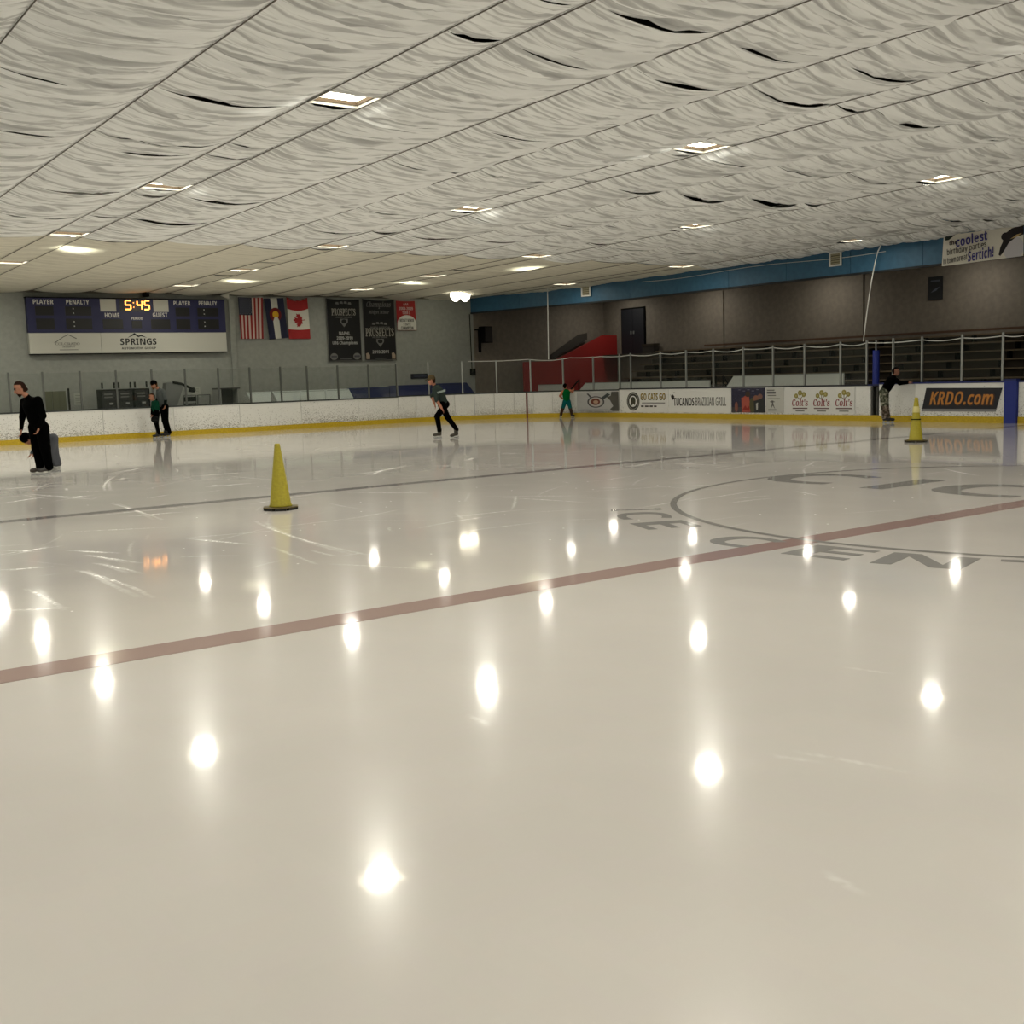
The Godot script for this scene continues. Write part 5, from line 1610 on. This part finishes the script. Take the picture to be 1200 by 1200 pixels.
func people() -> void:
	var skin := Color(0.66, 0.48, 0.39)
	var lip := Color(0.52, 0.32, 0.28)
	var eye := Color(0.1, 0.08, 0.07)
	var ink := Color(0.022, 0.022, 0.026)
	var brown := Color(0.17, 0.12, 0.09)
	# man in black, walking, looking down to the side
	var p := {"head": V(-0.26, 1.70, 0.04), "face": V(-0.93, -0.45, 0.1), "shL": V(0.06, 1.47, 0.15), "shR": V(-0.19, 1.45, -0.12), "elL": V(0.13, 1.16, 0.2), "wrL": V(0.03, 0.92, 0.24), "handL": V(-0.35, -0.9, 0.1), "elR": V(-0.25, 1.14, -0.14), "wrR": V(-0.29, 0.90, -0.06), "handR": V(-0.1, -1, 0.1), "hipL": V(0.09, 0.93, 0.08), "hipR": V(-0.03, 0.93, -0.08), "knL": V(0.12, 0.52, 0.1), "knR": V(-0.03, 0.53, -0.06), "anL": V(0.16, 0.17, 0.06), "anR": V(0.0, 0.17, -0.02), "curl": 0.9}
	var pal := [skin, brown, ink, ink, ink, ink, eye, lip, Color(0.14, 0.09, 0.07), ink, ink]
	var t := person("man in black shirt and wide black trousers looking down at the ice", Vector2(5.47, 23.43), figure(p, 1.0, 1.5, {"beard": true, "hat": "long", "bulk": 1.2, "head": 1.1}), pal)
	skate(t, V(0.14, 0.13, 0.06), V(-1, 0, 0.15), 1.0, Color(0.22, 0.21, 0.2))
	skate(t, V(0.0, 0.13, -0.02), V(-1, 0, 0.25), 1.0, Color(0.24, 0.21, 0.19))
	# child behind him, bent double
	p = {"head": V(-0.24, 0.68, 0.0), "face": V(-0.5, -0.8, 0.1), "shL": V(-0.08, 0.66, 0.09), "shR": V(-0.08, 0.66, -0.09), "elL": V(-0.12, 0.50, 0.12), "wrL": V(-0.18, 0.40, 0.08), "elR": V(-0.10, 0.50, -0.12), "wrR": V(-0.14, 0.38, -0.08), "hipL": V(0.26, 0.68, 0.06), "hipR": V(0.26, 0.68, -0.06), "knL": V(0.2, 0.42, 0.07), "knR": V(0.27, 0.42, -0.07), "anL": V(0.26, 0.17, 0.06), "anR": V(0.32, 0.17, -0.06)}
	pal = [skin, ink, Color(0.30, 0.32, 0.34), Color(0.30, 0.32, 0.34), Color(0.34, 0.35, 0.37), Color(0.34, 0.35, 0.37), eye, lip, ink, ink, ink]
	t = person("child in grey bending over behind the man in black", Vector2(5.65, 24.05), figure(p, 0.78, 1.3, {"hat": "helmet", "head": 1.15}), pal)
	skate(t, V(0.26, 0.13, 0.06), V(-1, 0, 0.1), 0.75, Color(0.7, 0.7, 0.68))
	skate(t, V(0.32, 0.13, -0.06), V(-1, 0, 0.1), 0.75, Color(0.7, 0.7, 0.68))
	# bearded man in a grey jacket and black beanie, and the child in green
	p = {"head": V(-0.21, 1.74, 0.05), "face": V(-0.95, -0.35, 0.2), "shL": V(0.06, 1.53, 0.14), "shR": V(-0.08, 1.54, -0.15), "elL": V(0.13, 1.26, 0.2), "wrL": V(0.10, 1.05, 0.18), "handL": V(-0.3, -0.9, 0), "elR": V(-0.12, 1.3, -0.24), "wrR": V(-0.2, 1.14, -0.2), "handR": V(-0.4, -0.8, 0.1), "hipL": V(0.10, 1.0, 0.08), "hipR": V(0.02, 1.0, -0.08), "knL": V(0.09, 0.56, 0.08), "knR": V(0.04, 0.56, -0.08), "anL": V(0.18, 0.18, 0.06), "anR": V(0.10, 0.18, -0.06), "curl": 0.9}
	pal = [skin, Color(0.3, 0.2, 0.12), Color(0.33, 0.35, 0.35), Color(0.08, 0.09, 0.1), ink, ink, eye, lip, Color(0.42, 0.28, 0.15), ink, ink]
	t = person("bearded man in grey jacket and black beanie standing at the end boards", Vector2(12.6, 36.95), figure(p, 1.04, 1.2, {"beard": true, "hat": "beanie", "bulk": 1.1}), pal)
	skate(t, V(0.16, 0.14, 0.06), V(-1, 0, 0.15), 1.0, Color(0.06, 0.06, 0.06))
	skate(t, V(0.06, 0.14, -0.06), V(-1, 0, 0.2), 1.0, Color(0.06, 0.06, 0.06))
	p = {"head": V(-0.08, 1.35, 0.04), "face": V(-0.9, -0.25, 0.35), "shL": V(0.08, 1.17, 0.11), "shR": V(-0.05, 1.17, -0.1), "elL": V(0.02, 0.95, 0.16), "wrL": V(-0.1, 0.76, 0.12), "handL": V(-0.2, -0.95, 0), "elR": V(-0.1, 0.95, -0.12), "wrR": V(-0.13, 0.78, -0.02), "hipL": V(0.05, 0.82, 0.06), "hipR": V(0.0, 0.82, -0.06), "knL": V(0.01, 0.48, 0.06), "knR": V(0.0, 0.48, -0.06), "anL": V(0.06, 0.17, 0.05), "anR": V(0.04, 0.17, -0.05)}
	pal = [skin, brown, Color(0.05, 0.24, 0.17), ink, ink, ink, eye, lip, brown, ink, ink]
	t = person("child in green shirt and black trousers beside the bearded man", Vector2(12.3, 36.75), figure(p, 0.84, 1.2, {"head": 1.1}), pal)
	skate(t, V(0.05, 0.13, 0.05), V(-1, 0, 0.15), 0.85, Color(0.1, 0.1, 0.1))
	skate(t, V(0.02, 0.13, -0.05), V(-1, 0, 0.2), 0.85, Color(0.1, 0.1, 0.1))
	var hm := SphereMesh.new()
	hm.radius = 0.12
	hm.height = 0.25
	hm.radial_segments = 16
	hm.rings = 8
	var hl := thing("helmet", "round black helmet held by the child in green and black", "helmet", P(12.22, 0.62, 36.62), -0.32)
	mesh(hl, "shell", hm, M.black)
	mesh(hl, "rim", lathe(PackedVector2Array([Vector2(0.112, -0.05), Vector2(0.124, -0.03), Vector2(0.12, -0.01)]), 16), M.dark)
	# gliding skater leaning forward, cap and dark grey shirt
	p = {"head": V(-0.42, 1.60, 0.06), "face": V(-0.96, -0.25, 0.0), "shL": V(-0.34, 1.35, 0.17), "shR": V(-0.24, 1.41, -0.14), "elL": V(-0.29, 1.05, 0.22), "wrL": V(-0.17, 0.84, 0.2), "handL": V(0.5, -0.8, 0), "elR": V(-0.42, 1.16, -0.2), "wrR": V(-0.36, 0.95, -0.16), "hipL": V(-0.16, 0.92, 0.07), "hipR": V(-0.05, 0.93, -0.09), "knL": V(-0.01, 0.57, 0.06), "knR": V(-0.3, 0.6, -0.1), "anL": V(0.22, 0.24, 0.04), "anR": V(-0.25, 0.23, -0.1), "curl": 0.5}
	pal = [Color(0.68, 0.48, 0.40), brown, Color(0.20, 0.23, 0.22), Color(0.68, 0.48, 0.40), ink, ink, eye, lip, brown, Color(0.33, 0.28, 0.2), ink]
	t = person("skater in cap and dark grey tee shirt gliding forward along the ice", Vector2(16.94, 26.24), figure(p, 1.0, 1.18, {"hat": "cap", "bulk": 1.12, "long": false}), pal)
	skate(t, V(0.24, 0.16, 0.04), V(-1, 0, 0.3), 1.0, Color(0.2, 0.18, 0.14), -0.15)
	skate(t, V(-0.24, 0.17, -0.1), V(-1, 0, 0.1), 1.0, Color(0.2, 0.18, 0.14))
	var print_at := mesh(t, "shirt_print", prism(PackedVector2Array([Vector2(-0.13, -0.045), Vector2(0.13, 0.02), Vector2(0.12, 0.075), Vector2(-0.14, 0.01)]), 0.01), mat(Color(0.55, 0.6, 0.58), 0.8), V(-0.16, 1.27, 0.185))
	print_at.rotation.y = 0.3
	# child in green at the corner boards, seen from behind
	p = {"head": V(-0.05, 1.20, -0.06), "face": V(0.1, -0.2, -1), "shL": V(-0.14, 1.0, 0.0), "shR": V(0.12, 1.03, -0.02), "elL": V(-0.24, 0.84, -0.02), "wrL": V(-0.17, 0.74, -0.14), "handL": V(0.5, 0.2, -0.6), "elR": V(0.24, 1.0, -0.1), "wrR": V(0.27, 1.07, -0.22), "handR": V(0.1, 0.1, -1), "hipL": V(-0.07, 0.6, 0.02), "hipR": V(0.07, 0.6, 0.02), "knL": V(-0.15, 0.38, 0.06), "knR": V(0.13, 0.38, 0.04), "anL": V(-0.22, 0.16, 0.06), "anR": V(0.18, 0.16, 0.02)}
	pal = [Color(0.78, 0.50, 0.38), ink, Color(0.04, 0.36, 0.17), Color(0.78, 0.50, 0.38), Color(0.05, 0.36, 0.36), Color(0.26, 0.2, 0.17), eye, lip, ink, ink, ink]
	t = person("child in green shirt and teal shorts holding on to the corner boards", Vector2(27.25, 33.75), figure(p, 0.80, 1.25, {"head": 1.05, "bulk": 1.1, "bare": true}), pal)
	skate(t, V(-0.22, 0.13, 0.06), V(-0.5, 0, -1), 0.8, Color(0.1, 0.1, 0.1))
	skate(t, V(0.18, 0.13, 0.02), V(0.6, 0, -0.6), 0.8, Color(0.1, 0.1, 0.1))
	# person in black and camouflage trousers leaning on the boards by the gate
	p = {"head": V(0.24, 1.43, 0.02), "face": V(0.95, -0.12, 0.3), "shL": V(0.16, 1.24, 0.15), "shR": V(0.16, 1.26, -0.13), "elL": V(0.34, 1.10, 0.18), "wrL": V(0.55, 1.10, -0.02), "handL": V(1, 0.06, -0.3), "elR": V(0.34, 1.12, -0.2), "wrR": V(0.56, 1.13, -0.26), "handR": V(1, 0, -0.2), "hipL": V(-0.10, 0.86, 0.07), "hipR": V(-0.06, 0.86, -0.08), "knL": V(-0.08, 0.5, 0.06), "knR": V(-0.03, 0.5, -0.06), "anL": V(-0.07, 0.18, 0.05), "anR": V(0.03, 0.18, -0.06), "curl": 0.4}
	pal = [Color(0.62, 0.45, 0.38), ink, ink, ink, [Color(0.66, 0.65, 0.58), Color(0.45, 0.46, 0.40), Color(0.27, 0.29, 0.25)], [Color(0.62, 0.58, 0.53), Color(0.46, 0.40, 0.36), Color(0.30, 0.27, 0.24)], eye, lip, ink, ink, ink]
	t = person("person in black top and camouflage trousers leaning on the boards by the gate", Vector2(27.35, 19.45), figure(p, 0.93, 1.35, {"bulk": 1.12}), pal)
	skate(t, V(-0.07, 0.13, 0.05), V(1, 0, 0.3), 0.95, Color(0.12, 0.12, 0.12))
	skate(t, V(0.03, 0.13, -0.06), V(1, 0, 0.1), 0.95, Color(0.12, 0.12, 0.12))
